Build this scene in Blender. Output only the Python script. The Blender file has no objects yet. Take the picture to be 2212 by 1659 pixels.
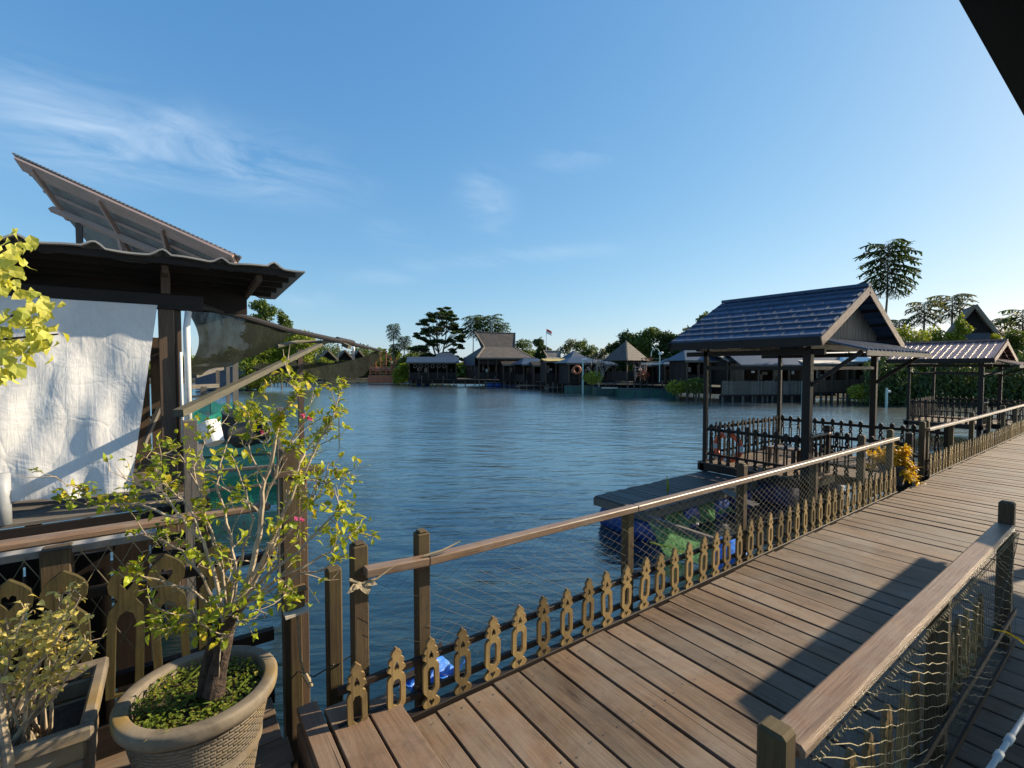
import bpy, math, random
from mathutils import Vector, Matrix, geometry
R = math.radians
PI = math.pi
sc = bpy.context.scene
COL = sc.collection

# ------------------------------------------------------------ camera, sky, sun
# world axes: X runs along the boardwalk, Y from the boardwalk towards the lake, Z up; deck top z = 0
CAMH = 2.1
FPX, CX, CY, HOR = 1016.6, 1106.0, 829.5, 793.0          # photo read at 2212 x 1659
YAW = R(54.2)
PIT = math.atan((CY - HOR) / FPX)
FWD = Vector((math.cos(YAW) * math.cos(PIT), math.sin(YAW) * math.cos(PIT), -math.sin(PIT)))
RGT = Vector((math.sin(YAW), -math.cos(YAW), 0))
UPV = RGT.cross(FWD)
cam = bpy.data.cameras.new("camera")
cam.sensor_width = 36
cam.lens = 36 * FPX / 2212
cam.clip_end = 3000
cam.clip_start = 0.05
camo = bpy.data.objects.new("camera", cam)
camo.location = (0, 0, CAMH)
camo.rotation_euler = (PI / 2 - PIT, 0, YAW - PI / 2)
COL.objects.link(camo)
sc.camera = camo

SUN_EL, SUN_AZ = R(29), R(-16)                            # azimuth measured from +X, counter-clockwise
SDIR = Vector((math.cos(SUN_AZ) * math.cos(SUN_EL), math.sin(SUN_AZ) * math.cos(SUN_EL), math.sin(SUN_EL)))
world = bpy.data.worlds.new("World")
sc.world = world
world.use_nodes = True
wn, wl = world.node_tree.nodes, world.node_tree.links
wn.clear()
sky = wn.new('ShaderNodeTexSky')
sky.sky_type = 'NISHITA'
sky.sun_disc = False
sky.sun_elevation = SUN_EL
sky.sun_rotation = PI / 2 - SUN_AZ
sky.altitude = 0
sky.air_density = 1.0
sky.dust_density = 0.5
sky.ozone_density = 2.5
# the phone's tone curve flattens the sky: a gentle power per channel
sep = wn.new('ShaderNodeSeparateColor')
com = wn.new('ShaderNodeCombineColor')
wl.new(sky.outputs[0], sep.inputs[0])
for ch_, (gam, gain) in enumerate(((.95, .76), (.66, 1.42), (.43, 2.45))):
    pw = wn.new('ShaderNodeMath')
    pw.operation = 'POWER'
    pw.inputs[1].default_value = gam
    wl.new(sep.outputs[ch_], pw.inputs[0])
    ml = wn.new('ShaderNodeMath')
    ml.operation = 'MULTIPLY'
    ml.inputs[1].default_value = gain
    wl.new(pw.outputs[0], ml.inputs[0])
    wl.new(ml.outputs[0], com.inputs[ch_])
bg = wn.new('ShaderNodeBackground')
bg.inputs[1].default_value = 0.089
wo = wn.new('ShaderNodeOutputWorld')
wl.new(bg.outputs[0], wo.inputs[0])
tco = wn.new('ShaderNodeTexCoord')


def ray(x, y):
    return FWD + RGT * ((x - CX) / FPX) - UPV * ((y - CY) / FPX)


def at(x, y, d):
    return Vector((0, 0, CAMH)) + ray(x, y) * d


def on_z(x, y, z):
    r = ray(x, y)
    return Vector((0, 0, CAMH)) + r * ((z - CAMH) / r.z)


def on_v(x, y, v):
    r = ray(x, y)
    return Vector((0, 0, CAMH)) + r * (v / r.y)


def on_u(x, y, u):
    r = ray(x, y)
    return Vector((0, 0, CAMH)) + r * (u / r.x)


def wmath(op, a, b=None):
    n = wn.new('ShaderNodeMath')
    n.operation = op
    for i, v in enumerate((a, b)):
        if v is None:
            continue
        if isinstance(v, (int, float)):
            n.inputs[i].default_value = v
        else:
            wl.new(v, n.inputs[i])
    return n.outputs[0]


def wdot(vec):
    n = wn.new('ShaderNodeVectorMath')
    n.operation = 'DOT_PRODUCT'
    wl.new(tco.outputs['Generated'], n.inputs[0])
    n.inputs[1].default_value = vec
    return n.outputs['Value']


# wisps of cirrus and three puffs, given as soft patches of sky directions filled with streaky noise
cloud_sum = None
for (x0, y0, x1, y1, wid, amp) in ((-60, 215, 330, 330, 60, 1.0), (250, 300, 760, 395, 50, 1.0), (350, 240, 420, 300, 35, .5),
                                   (1010, 390, 1090, 480, 42, .85), (1150, 360, 1310, 330, 22, .55),
                                   (800, 490, 930, 530, 25, .5), (880, 575, 1340, 535, 16, .5), (740, 600, 900, 600, 14, .5),
                                   (560, 640, 720, 655, 16, .6), (2030, 612, 2160, 606, 10, .9), (2180, 600, 2260, 600, 10, .8)):
    c = ray((x0 + x1) / 2, (y0 + y1) / 2).normalized()
    ax = (ray(x1, y1).normalized() - ray(x0, y0).normalized())
    la = ax.length / 2
    ax.normalize()
    by = c.cross(ax).normalized()
    da = wmath('DIVIDE', wmath('SUBTRACT', wdot(ax), ax.dot(c)), la)
    db = wmath('DIVIDE', wmath('SUBTRACT', wdot(by), 0.0), wid / FPX)
    e = wmath('ADD', wmath('POWER', wmath('ABSOLUTE', da), 2.5), wmath('MULTIPLY', db, db))
    g = wmath('POWER', 2.718, wmath('MULTIPLY', e, -1.0))
    fr = wmath('GREATER_THAN', wdot(c), 0.2)
    g = wmath('MULTIPLY', wmath('MULTIPLY', g, fr), amp)
    cloud_sum = g if cloud_sum is None else wmath('ADD', cloud_sum, g)
c0 = ray(370, 300).normalized()
ca = (ray(740, 390).normalized() - ray(0, 215).normalized()).normalized()
cb = c0.cross(ca).normalized()
cvec = wn.new('ShaderNodeCombineXYZ')
wl.new(wmath('MULTIPLY', wdot(ca), 3.4), cvec.inputs[0])
wl.new(wmath('MULTIPLY', wdot(cb), 13.0), cvec.inputs[1])
wl.new(wmath('MULTIPLY', wdot(c0), 3.0), cvec.inputs[2])
cn = wn.new('ShaderNodeTexNoise')
cn.inputs['Scale'].default_value = 1.5
cn.inputs['Detail'].default_value = 9
cn.inputs['Roughness'].default_value = 0.62
cn.inputs['Distortion'].default_value = .7
wl.new(cvec.outputs[0], cn.inputs['Vector'])
cr = wn.new('ShaderNodeMapRange')
cr.inputs[1].default_value = 0.36
cr.inputs[2].default_value = 0.78
wl.new(cn.outputs['Fac'], cr.inputs[0])
cm = wmath('MULTIPLY', cloud_sum, cr.outputs[0])
cm = wmath('MINIMUM', wmath('MULTIPLY', cm, 0.66), 0.75)
cmix = wn.new('ShaderNodeMixRGB')
wl.new(cm, cmix.inputs[0])
wl.new(com.outputs[0], cmix.inputs[1])
cmix.inputs[2].default_value = (4.2, 5.2, 6.3, 1)
wl.new(cmix.outputs[0], bg.inputs[0])

sl = bpy.data.lights.new("sun", 'SUN')
sl.energy = 5.0
sl.angle = R(0.5)
sl.color = (1.0, 0.83, 0.60)
so = bpy.data.objects.new("sun", sl)
so.rotation_euler = (-SDIR).to_track_quat('-Z', 'Y').to_euler()
so.location = (30, -20, 40)
COL.objects.link(so)

sc.view_settings.view_transform = 'Standard'
sc.view_settings.look = 'None'
sc.view_settings.gamma = 1
sc.view_settings.exposure = 0.90
sc.cycles.use_denoising = True
sc.cycles.max_bounces = 8
sc.cycles.transparent_max_bounces = 12

# ------------------------------------------------------------ mesh helper
rng = random.Random(7)


class MB:
    def __init__(s):
        s.v, s.f, s.uv = [], [], []

    def add(s, vs, fs, uvs=None):
        b = len(s.v)
        s.v += [tuple(p) for p in vs]
        for i, f in enumerate(fs):
            s.f.append(tuple(b + k for k in f))
            s.uv.append(uvs[i] if uvs else [(vs[k][0] + vs[k][2] * .3, vs[k][1] + vs[k][2] * .7) for k in f])

    def obox(s, c, ex, ey, ez):
        """box with centre c and half-axis vectors; ex runs along the grain"""
        c = Vector(c)
        vs, lo = [], []
        L = (ex.length, ey.length, ez.length)
        for i in (-1, 1):
            for j in (-1, 1):
                for k in (-1, 1):
                    vs.append(c + ex * i + ey * j + ez * k)
                    lo.append((i * L[0], j * L[1], k * L[2]))
        fs = [(0, 1, 3, 2), (4, 6, 7, 5), (0, 4, 5, 1), (2, 3, 7, 6), (0, 2, 6, 4), (1, 5, 7, 3)]
        if ex.cross(ey).dot(ez) < 0:
            fs = [f[::-1] for f in fs]
        ou, ov = rng.uniform(0, 50), rng.uniform(0, 50)
        uvs = []
        for n, f in enumerate(fs):
            if n < 2:
                uvs.append([(ou + lo[k][1] * .3, ov + lo[k][2]) for k in f])
            elif n < 4:
                uvs.append([(ou + lo[k][0], ov + lo[k][2]) for k in f])
            else:
                uvs.append([(ou + lo[k][0], ov + 3 + lo[k][1]) for k in f])
        s.add(vs, fs, uvs)

    def box(s, lo, hi, grain=None):
        lo, hi = Vector(lo), Vector(hi)
        h = (hi - lo) / 2
        ax = [Vector((h.x, 0, 0)), Vector((0, h.y, 0)), Vector((0, 0, h.z))]
        if grain is None:
            grain = max(range(3), key=lambda k: h[k])
        s.obox((lo + hi) / 2, ax[grain], ax[(grain + 1) % 3], ax[(grain + 2) % 3])

    def bar(s, p, q, w, h, up=(0, 0, 1)):
        p, q = Vector(p), Vector(q)
        d = q - p
        if d.length < 1e-6:
            return
        dn = d.normalized()
        up = Vector(up)
        if abs(dn.dot(up)) > .98:
            up = Vector((1, 0, 0)) if abs(dn.x) < .9 else Vector((0, 1, 0))
        sd = dn.cross(up).normalized()
        u2 = sd.cross(dn).normalized()
        s.obox((p + q) / 2, d / 2, sd * (w / 2), u2 * (h / 2))

    def tube(s, pts, rad, n=6, cap=True):
        pts = [Vector(p) for p in pts]
        if not hasattr(rad, '__len__'):
            rad = [rad] * len(pts)
        vs, fs, uvs = [], [], []
        l = rng.uniform(0, 20)
        ls = []
        ref = None
        for i, p in enumerate(pts):
            t = (pts[min(i + 1, len(pts) - 1)] - pts[max(i - 1, 0)])
            if t.length < 1e-9:
                t = Vector((0, 0, 1))
            t.normalize()
            if ref is None:
                ref = Vector((0, 0, 1)) if abs(t.z) < .9 else Vector((1, 0, 0))
            sd = t.cross(ref)
            if sd.length < 1e-4:
                sd = t.orthogonal()
            sd.normalize()
            ref = sd.cross(t).normalized()
            if i:
                l += (p - pts[i - 1]).length
            ls.append(l)
            for k in range(n):
                a = 2 * PI * k / n
                vs.append(p + (sd * math.cos(a) + ref * math.sin(a)) * rad[i])
        for i in range(len(pts) - 1):
            for k in range(n):
                k2 = (k + 1) % n
                fs.append((i * n + k, i * n + k2, (i + 1) * n + k2, (i + 1) * n + k))
                c = 2 * PI * rad[0] / n
                uvs.append([(ls[i], k * c), (ls[i], (k + 1) * c), (ls[i + 1], (k + 1) * c), (ls[i + 1], k * c)])
        if cap:
            fs.append(tuple(range(n))[::-1])
            uvs.append([(0, 0)] * n)
            b = (len(pts) - 1) * n
            fs.append(tuple(b + k for k in range(n)))
            uvs.append([(0, 0)] * n)
        s.add(vs, fs, uvs)

    def prism(s, outer, holes, thick, origin, ax, ay):
        """flat outline with holes, extruded by thick along ax x ay, centred on origin's plane"""
        loops = [outer] + list(holes)
        flat = [p for lp in loops for p in lp]
        tris = geometry.tessellate_polygon([[Vector((p[0], p[1], 0)) for p in lp] for lp in loops])
        ax, ay, o = Vector(ax), Vector(ay), Vector(origin)
        nz = ax.cross(ay).normalized()
        n = len(flat)
        ou, ov = rng.uniform(0, 50), rng.uniform(0, 50)
        vs = [o + ax * p[0] + ay * p[1] + nz * (thick / 2) for p in flat] + [o + ax * p[0] + ay * p[1] - nz * (thick / 2) for p in flat]
        fs, uvs = [], []
        for t in tris:
            a, b, c = (flat[k] for k in t)
            if (b[0] - a[0]) * (c[1] - a[1]) - (b[1] - a[1]) * (c[0] - a[0]) < 0:
                t = t[::-1]
            fs.append(tuple(t))
            uvs.append([(ou + flat[k][1], ov + flat[k][0]) for k in t])
            fs.append(tuple(k + n for k in t[::-1]))
            uvs.append([(ou + flat[k][1], ov + flat[k][0]) for k in t[::-1]])
        b = 0
        for lp in loops:
            m = len(lp)
            ar = sum(lp[i][0] * lp[(i + 1) % m][1] - lp[(i + 1) % m][0] * lp[i][1] for i in range(m))
            for i in range(m):
                j = (i + 1) % m
                q = (b + i, b + i + n, b + j + n, b + j)
                # outer loops counter-clockwise need flipping so that side faces look outwards
                if (ar > 0) == (lp is outer):
                    pass
                else:
                    q = q[::-1]
                fs.append(q)
                uvs.append([(ou + flat[k % n][1], ov + flat[k % n][0] + (thick if k >= n else 0)) for k in q])
            b += m
        s.add(vs, fs, uvs)

    def grid(s, fn, nu, nv):
        vs, fs, uvs = [], [], []
        for i in range(nu + 1):
            for j in range(nv + 1):
                vs.append(Vector(fn(i / nu, j / nv)))
        for i in range(nu):
            for j in range(nv):
                a = i * (nv + 1) + j
                fs.append((a, a + nv + 1, a + nv + 2, a + 1))
                uvs.append([(i / nu, j / nv), ((i + 1) / nu, j / nv), ((i + 1) / nu, (j + 1) / nv), (i / nu, (j + 1) / nv)])
        s.add(vs, fs, uvs)

    def quad(s, a, b, c, d):
        s.add([a, b, c, d], [(0, 1, 2, 3)], [[(0, 0), ((Vector(b) - Vector(a)).length, 0), ((Vector(b) - Vector(a)).length, (Vector(d) - Vector(a)).length), (0, (Vector(d) - Vector(a)).length)]])

    def slab(s, quad, t):
        """a sheet with thickness t below the four corners; uv in metres along the first edge"""
        a, b, c, d = [Vector(p) for p in quad]
        n = (b - a).cross(d - a).normalized() * t
        ou, ov = rng.uniform(0, 20), rng.uniform(0, 20)
        L, W = (b - a).length, (d - a).length
        L2 = (c - d).length
        uv = [(ou, ov), (ou + L, ov), (ou + (L + L2) / 2, ov + W), (ou, ov + W)]
        vs = [a, b, c, d, a - n, b - n, c - n, d - n]
        fs = [(0, 1, 2, 3), (7, 6, 5, 4), (0, 4, 5, 1), (1, 5, 6, 2), (2, 6, 7, 3), (3, 7, 4, 0)]
        s.add(vs, fs, [[uv[k % 4] for k in f] for f in fs])

    def lathe(s, prof, c, n=24, axis=None):
        c = Vector(c)
        vs, fs, uvs = [], [], []
        M = axis if axis is not None else Matrix.Identity(3)
        for i, (r, z) in enumerate(prof):
            for k in range(n):
                a = 2 * PI * k / n
                vs.append(c + M @ Vector((r * math.cos(a), r * math.sin(a), z)))
        for i in range(len(prof) - 1):
            for k in range(n):
                k2 = (k + 1) % n
                fs.append((i * n + k, i * n + k2, (i + 1) * n + k2, (i + 1) * n + k))
                uvs.append([(k / n, prof[i][1]), ((k + 1) / n, prof[i][1]), ((k + 1) / n, prof[i + 1][1]), (k / n, prof[i + 1][1])])
        s.add(vs, fs, uvs)

    def build(s, name, mat, parent=None, local=False, bevel=0, smooth=False):
        vs = s.v
        if parent is not None and not local:
            inv = parent_matrix(parent).inverted()
            vs = [tuple(inv @ Vector(p)) for p in vs]
        me = bpy.data.meshes.new(name)
        me.from_pydata(vs, [], s.f)
        uvl = me.uv_layers.new(name='UVMap')
        flat = []
        for u in s.uv:
            for p in u:
                flat += (p[0], p[1])
        uvl.data.foreach_set('uv', flat)
        if smooth:
            me.polygons.foreach_set('use_smooth', [True] * len(me.polygons))
        me.materials.append(mat)
        me.update()
        o = bpy.data.objects.new(name, me)
        COL.objects.link(o)
        if parent is not None:
            o.parent = parent
        if bevel:
            m = o.modifiers.new('edge', 'BEVEL')
            m.width = bevel
            m.segments = 1
            m.limit_method = 'ANGLE'
        return o


def parent_matrix(o):
    m = Matrix.LocRotScale(o.location, o.rotation_euler, o.scale)
    return parent_matrix(o.parent) @ m if o.parent else m


def tag(o, label=None, cat=None, group=None, kind=None):
    if label:
        o['label'] = label
    if cat:
        o['category'] = cat
    if group:
        o['group'] = group
    if kind:
        o['kind'] = kind
    return o


def thing(name, label, cat, loc=(0, 0, 0), rotz=0, group=None):
    o = bpy.data.objects.new(name, None)
    o.empty_display_size = .2
    o.location = loc
    o.rotation_euler = (0, 0, rotz)
    COL.objects.link(o)
    return tag(o, label, cat, group)


def dup(o, loc=None, rotz=None, label=None, scale=None, group=None, parent=None):
    c = o.copy()
    COL.objects.link(c)
    if parent is not None:
        c.parent = parent
    for ch in [x for x in bpy.data.objects if x.parent == o and x != c]:
        dup(ch, parent=c)
    if loc is not None:
        c.location = loc
    if rotz is not None:
        c.rotation_euler = (0, 0, rotz)
    if scale is not None:
        c.scale = scale if hasattr(scale, '__len__') else (scale,) * 3
    if label:
        c['label'] = label
    if group:
        c['group'] = group
    return c


# ------------------------------------------------------------ materials
def mat(name):
    m = bpy.data.materials.new(name)
    m.use_nodes = True
    n, l = m.node_tree.nodes, m.node_tree.links
    n.clear()
    out = n.new('ShaderNodeOutputMaterial')
    p = n.new('ShaderNodeBsdfPrincipled')
    l.new(p.outputs[0], out.inputs[0])
    return m, n, l, p, out


def noise(n, l, vec, scale, detail=5, rough=.6, dist=0, dims=None):
    t = n.new('ShaderNodeTexNoise')
    t.inputs['Scale'].default_value = scale
    t.inputs['Detail'].default_value = detail
    t.inputs['Roughness'].default_value = rough
    t.inputs['Distortion'].default_value = dist
    l.new(vec, t.inputs['Vector'])
    return t.outputs['Fac']


def mapping(n, l, vec, scale=(1, 1, 1), rot=(0, 0, 0)):
    t = n.new('ShaderNodeMapping')
    t.inputs['Scale'].default_value = scale
    t.inputs['Rotation'].default_value = rot
    l.new(vec, t.inputs['Vector'])
    return t.outputs[0]


def ramp(n, l, fac, stops):
    t = n.new('ShaderNodeValToRGB')
    e = t.color_ramp.elements
    while len(e) < len(stops):
        e.new(.5)
    for k, (p, c) in enumerate(stops):
        e[k].position = p
        e[k].color = (c[0], c[1], c[2], 1)
    l.new(fac, t.inputs[0])
    return t.outputs[0]


def mix(n, l, fac, a, b, typ='MIX'):
    t = n.new('ShaderNodeMixRGB')
    t.blend_type = typ
    for i, v in enumerate((fac, a, b)):
        if isinstance(v, (int, float)):
            t.inputs[i].default_value = v
        elif isinstance(v, tuple):
            t.inputs[i].default_value = (v[0], v[1], v[2], 1)
        else:
            l.new(v, t.inputs[i])
    return t.outputs[0]


def math_n(n, l, op, a, b=0.0):
    t = n.new('ShaderNodeMath')
    t.operation = op
    for i, v in enumerate((a, b)):
        if isinstance(v, (int, float)):
            t.inputs[i].default_value = v
        else:
            l.new(v, t.inputs[i])
    return t.outputs[0]


def bump(n, l, p, h, strength=.4, dist=.01):
    t = n.new('ShaderNodeBump')
    t.inputs['Strength'].default_value = strength
    t.inputs['Distance'].default_value = dist
    l.new(h, t.inputs['Height'])
    l.new(t.outputs[0], p.inputs['Normal'])


def island(n, l, lo, hi):
    g = n.new('ShaderNodeNewGeometry')
    t = n.new('ShaderNodeMapRange')
    t.inputs[3].default_value = lo
    t.inputs[4].default_value = hi
    l.new(g.outputs['Random Per Island'], t.inputs[0])
    return t.outputs[0]


def wood(name, c1, c2, stain=None, rough=.7, grain=16, vary=.25, stain_amt=.5, bumps=.35, stain_scale=1.6):
    m, n, l, p, out = mat(name)
    uv = n.new('ShaderNodeTexCoord')
    g1 = noise(n, l, mapping(n, l, uv.outputs['UV'], (1.6, grain * 2.2, 1)), 2.2, 7, .68, .4)
    g2 = noise(n, l, mapping(n, l, uv.outputs['UV'], (.7, grain * .5, 1)), 1.6, 4, .6, .8)
    gm = math_n(n, l, 'ADD', math_n(n, l, 'MULTIPLY', g1, .6), math_n(n, l, 'MULTIPLY', g2, .4))
    col = ramp(n, l, gm, [(.30, c1), (.68, c2)])
    iv = island(n, l, 1 - vary, 1 + vary)
    br = n.new('ShaderNodeHueSaturation')
    l.new(iv, br.inputs['Value'])
    l.new(col, br.inputs['Color'])
    col = br.outputs[0]
    if stain:
        st = noise(n, l, uv.outputs['Object'], stain_scale, 6, .65, .5)
        sm = n.new('ShaderNodeMapRange')
        sm.inputs[1].default_value, sm.inputs[2].default_value = .45, .68
        sm.inputs[4].default_value = stain_amt
        l.new(st, sm.inputs[0])
        col = mix(n, l, sm.outputs[0], col, stain)
    l.new(col, p.inputs['Base Color'])
    p.inputs['Roughness'].default_value = rough
    p.inputs['Specular IOR Level'].default_value = .28
    bump(n, l, p, gm, bumps, .006)
    return m


def plain(name, c1, c2, scale=3, rough=.6, metal=0, bumps=.15, vary=0, bd=.01, coord='Object', detail=6):
    m, n, l, p, out = mat(name)
    tc = n.new('ShaderNodeTexCoord')
    f = noise(n, l, tc.outputs[coord], scale, detail, .65, .3)
    col = ramp(n, l, f, [(.3, c1), (.7, c2)])
    if vary:
        br = n.new('ShaderNodeHueSaturation')
        l.new(island(n, l, 1 - vary, 1 + vary), br.inputs['Value'])
        l.new(col, br.inputs['Color'])
        col = br.outputs[0]
    l.new(col, p.inputs['Base Color'])
    p.inputs['Roughness'].default_value = rough
    p.inputs['Metallic'].default_value = metal
    if bumps:
        bump(n, l, p, f, bumps, bd)
    return m


def leafmat(name, c1, c2, trans=.35, vary=.35, rough=.5, hue=.02, c3=None):
    m, n, l, p, out = mat(name)
    g = n.new('ShaderNodeNewGeometry')
    stops = [(0, c1), (.75, c2)] + ([(1, c3)] if c3 else [])
    col = ramp(n, l, g.outputs['Random Per Island'], stops)
    br = n.new('ShaderNodeHueSaturation')
    wv = n.new('ShaderNodeTexWhiteNoise')
    wv.noise_dimensions = '1D'
    l.new(math_n(n, l, 'MULTIPLY', g.outputs['Random Per Island'], 917.0), wv.inputs['W'])
    mr = n.new('ShaderNodeMapRange')
    mr.inputs[3].default_value, mr.inputs[4].default_value = 1 - vary, 1 + vary
    l.new(wv.outputs['Value'], mr.inputs[0])
    l.new(mr.outputs[0], br.inputs['Value'])
    l.new(col, br.inputs['Color'])
    l.new(br.outputs[0], p.inputs['Base Color'])
    p.inputs['Roughness'].default_value = rough
    p.inputs['Specular IOR Level'].default_value = .3
    t = n.new('ShaderNodeBsdfTranslucent')
    tint = mix(n, l, 1.0, br.outputs[0], (1.25, 1.15, .5), 'MULTIPLY')
    l.new(tint, t.inputs[0])
    ms = n.new('ShaderNodeMixShader')
    ms.inputs[0].default_value = trans
    l.new(p.outputs[0], ms.inputs[1])
    l.new(t.outputs[0], ms.inputs[2])
    l.new(ms.outputs[0], out.inputs[0])
    return m


def netmat(name, col, opacity, weave=140, trans=.0):
    """woven shade cloth: a fine weave that lets some light through"""
    m, n, l, p, out = mat(name)
    tc = n.new('ShaderNodeTexCoord')
    f = noise(n, l, tc.outputs['Object'], 1.4, 5, .6, .6)
    c = ramp(n, l, f, [(.3, tuple(x * .6 for x in col)), (.7, tuple(x * 1.5 for x in col))])
    l.new(c, p.inputs['Base Color'])
    p.inputs['Roughness'].default_value = .9
    p.inputs['Specular IOR Level'].default_value = .03
    tr = n.new('ShaderNodeBsdfTransparent')
    ms = n.new('ShaderNodeMixShader')
    f2 = noise(n, l, tc.outputs['Object'], 3.1, 4, .6, .2)
    op = n.new('ShaderNodeMapRange')
    op.inputs[1].default_value, op.inputs[2].default_value = .3, .7
    op.inputs[3].default_value, op.inputs[4].default_value = opacity - .1, min(1, opacity + .08)
    l.new(f2, op.inputs[0])
    l.new(op.outputs[0], ms.inputs[0])
    l.new(tr.outputs[0], ms.inputs[1])
    if trans:
        tl = n.new('ShaderNodeBsdfTranslucent')
        l.new(c, tl.inputs[0])
        m2 = n.new('ShaderNodeMixShader')
        m2.inputs[0].default_value = trans
        l.new(p.outputs[0], m2.inputs[1])
        l.new(tl.outputs[0], m2.inputs[2])
        l.new(m2.outputs[0], ms.inputs[2])
    else:
        l.new(p.outputs[0], ms.inputs[2])
    l.new(ms.outputs[0], out.inputs[0])
    return m


def tiled(name, c1, c2, row, colw, rough=.6, bumps=.6):
    """shingle courses from uv in metres"""
    m, n, l, p, out = mat(name)
    tc = n.new('ShaderNodeTexCoord')
    b = n.new('ShaderNodeTexBrick')
    b.inputs['Scale'].default_value = 1
    b.inputs['Brick Width'].default_value = colw
    b.inputs['Row Height'].default_value = row
    b.inputs['Mortar Size'].default_value = row * .06
    b.inputs['Bias'].default_value = 0
    b.inputs['Color1'].default_value = (*c1, 1)
    b.inputs['Color2'].default_value = (*c2, 1)
    b.inputs['Mortar'].default_value = (c1[0] * .4, c1[1] * .4, c1[2] * .4, 1)
    l.new(tc.outputs['UV'], b.inputs['Vector'])
    f = noise(n, l, tc.outputs['UV'], 1.3, 6, .7, .4)
    col = mix(n, l, .55, b.outputs['Color'], ramp(n, l, f, [(.3, tuple(x * .6 for x in c1)), (.7, tuple(x * 1.35 for x in c2))]))
    l.new(col, p.inputs['Base Color'])
    p.inputs['Roughness'].default_value = rough
    bump(n, l, p, math_n(n, l, 'SUBTRACT', math_n(n, l, 'MULTIPLY', f, .5), b.outputs['Fac']), bumps, .03)
    return m


M = {}
M['deck'] = wood('deck_wood', (.125, .085, .060), (.285, .205, .145), (.15, .122, .098), .6, 12, .26, .6, .45, 2.2)


def deck_mat(name, c1, c2, red, grey):
    m, n, l, p, out = mat(name)
    uv = n.new('ShaderNodeTexCoord')
    U = uv.outputs['UV']
    g1 = noise(n, l, mapping(n, l, U, (1.3, 26, 1)), 2.0, 8, .7, .5)
    g2 = noise(n, l, mapping(n, l, U, (.9, 5, 1)), 1.5, 5, .62, 1.2)
    gm = math_n(n, l, 'ADD', math_n(n, l, 'MULTIPLY', g1, .5), math_n(n, l, 'MULTIPLY', g2, .5))
    col = ramp(n, l, gm, [(.33, c1), (.66, c2)])
    col = mix(n, l, math_n(n, l, 'MULTIPLY', island(n, l, 0, 1), .55), col, mix(n, l, gm, tuple(x * .55 for x in red), red))
    wz = noise(n, l, uv.outputs['Object'], 1.1, 7, .7, .8)
    gr = n.new('ShaderNodeMapRange')
    gr.inputs[1].default_value, gr.inputs[2].default_value, gr.inputs[4].default_value = .44, .66, .75
    l.new(wz, gr.inputs[0])
    col = mix(n, l, gr.outputs[0], col, mix(n, l, g1, tuple(x * .6 for x in grey), grey))
    br = n.new('ShaderNodeHueSaturation')
    l.new(island(n, l, .72, 1.22), br.inputs['Value'])
    l.new(col, br.inputs['Color'])
    col = br.outputs[0]
    # knots, long checks and damp blotches
    vo = n.new('ShaderNodeTexVoronoi')
    vo.inputs['Scale'].default_value = 1
    l.new(mapping(n, l, U, (1.1, 4.5, 1)), vo.inputs['Vector'])
    kn = n.new('ShaderNodeMapRange')
    kn.inputs[1].default_value, kn.inputs[2].default_value, kn.inputs[3].default_value, kn.inputs[4].default_value = .03, .10, .8, 0
    l.new(vo.outputs['Distance'], kn.inputs[0])
    ck = noise(n, l, mapping(n, l, U, (.55, 46, 1)), 1.0, 3, .5, .3)
    cm_ = n.new('ShaderNodeMapRange')
    cm_.inputs[1].default_value, cm_.inputs[2].default_value, cm_.inputs[4].default_value = .665, .70, .75
    l.new(ck, cm_.inputs[0])
    dk = math_n(n, l, 'MAXIMUM', kn.outputs[0], cm_.outputs[0])
    bl = noise(n, l, uv.outputs['Object'], 3.4, 6, .7, .6)
    bm = n.new('ShaderNodeMapRange')
    bm.inputs[1].default_value, bm.inputs[2].default_value, bm.inputs[4].default_value = .54, .72, .55
    l.new(bl, bm.inputs[0])
    col = mix(n, l, bm.outputs[0], col, (.06, .045, .035))
    col = mix(n, l, dk, col, (.028, .018, .012))
    l.new(col, p.inputs['Base Color'])
    rr = n.new('ShaderNodeMapRange')
    rr.inputs[3].default_value, rr.inputs[4].default_value = .5, .8
    l.new(g2, rr.inputs[0])
    l.new(rr.outputs[0], p.inputs['Roughness'])
    p.inputs['Specular IOR Level'].default_value = .3
    h = math_n(n, l, 'SUBTRACT', gm, math_n(n, l, 'MULTIPLY', dk, .6))
    bump(n, l, p, h, .55, .008)
    return m


M['deck'] = deck_mat('deck_wood', (.040, .026, .017), (.200, .143, .094), (.160, .098, .060), (.200, .175, .145))
M['ramp'] = deck_mat('step_wood', (.07, .047, .032), (.215, .152, .104), (.19, .118, .077), (.20, .168, .14))
M['ramp_old'] = wood('ramp_wood', (.13, .09, .064), (.31, .225, .16), (.17, .125, .09), .62, 17, .15, .4, .4)
M['rail'] = wood('rail_wood', (.075, .045, .029), (.24, .16, .105), (.22, .185, .15), .38, 20, .12, .6, .5, 3.5)
M['post'] = wood('post_wood', (.026, .018, .012), (.092, .064, .036), (.10, .085, .026), .75, 14, .2, .5, .5, 2.2)
M['picket'] = wood('picket_wood', (.12, .075, .032), (.36, .26, .105), (.13, .07, .04), .65, 12, .14, .7, .4, 5.0)
pn, pl_ = M['picket'].node_tree.nodes, M['picket'].node_tree.links
oi = pn.new('ShaderNodeObjectInfo')
bs = [x for x in pn if x.type == 'BSDF_PRINCIPLED'][0]
src = bs.inputs['Base Color'].links[0].from_socket
hs = pn.new('ShaderNodeHueSaturation')
mr_ = pn.new('ShaderNodeMapRange')
mr_.inputs[3].default_value, mr_.inputs[4].default_value = .62, 1.3
pl_.new(oi.outputs['Random'], mr_.inputs[0])
pl_.new(mr_.outputs[0], hs.inputs['Value'])
pl_.new(src, hs.inputs['Color'])
pl_.new(hs.outputs[0], bs.inputs['Base Color'])
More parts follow.
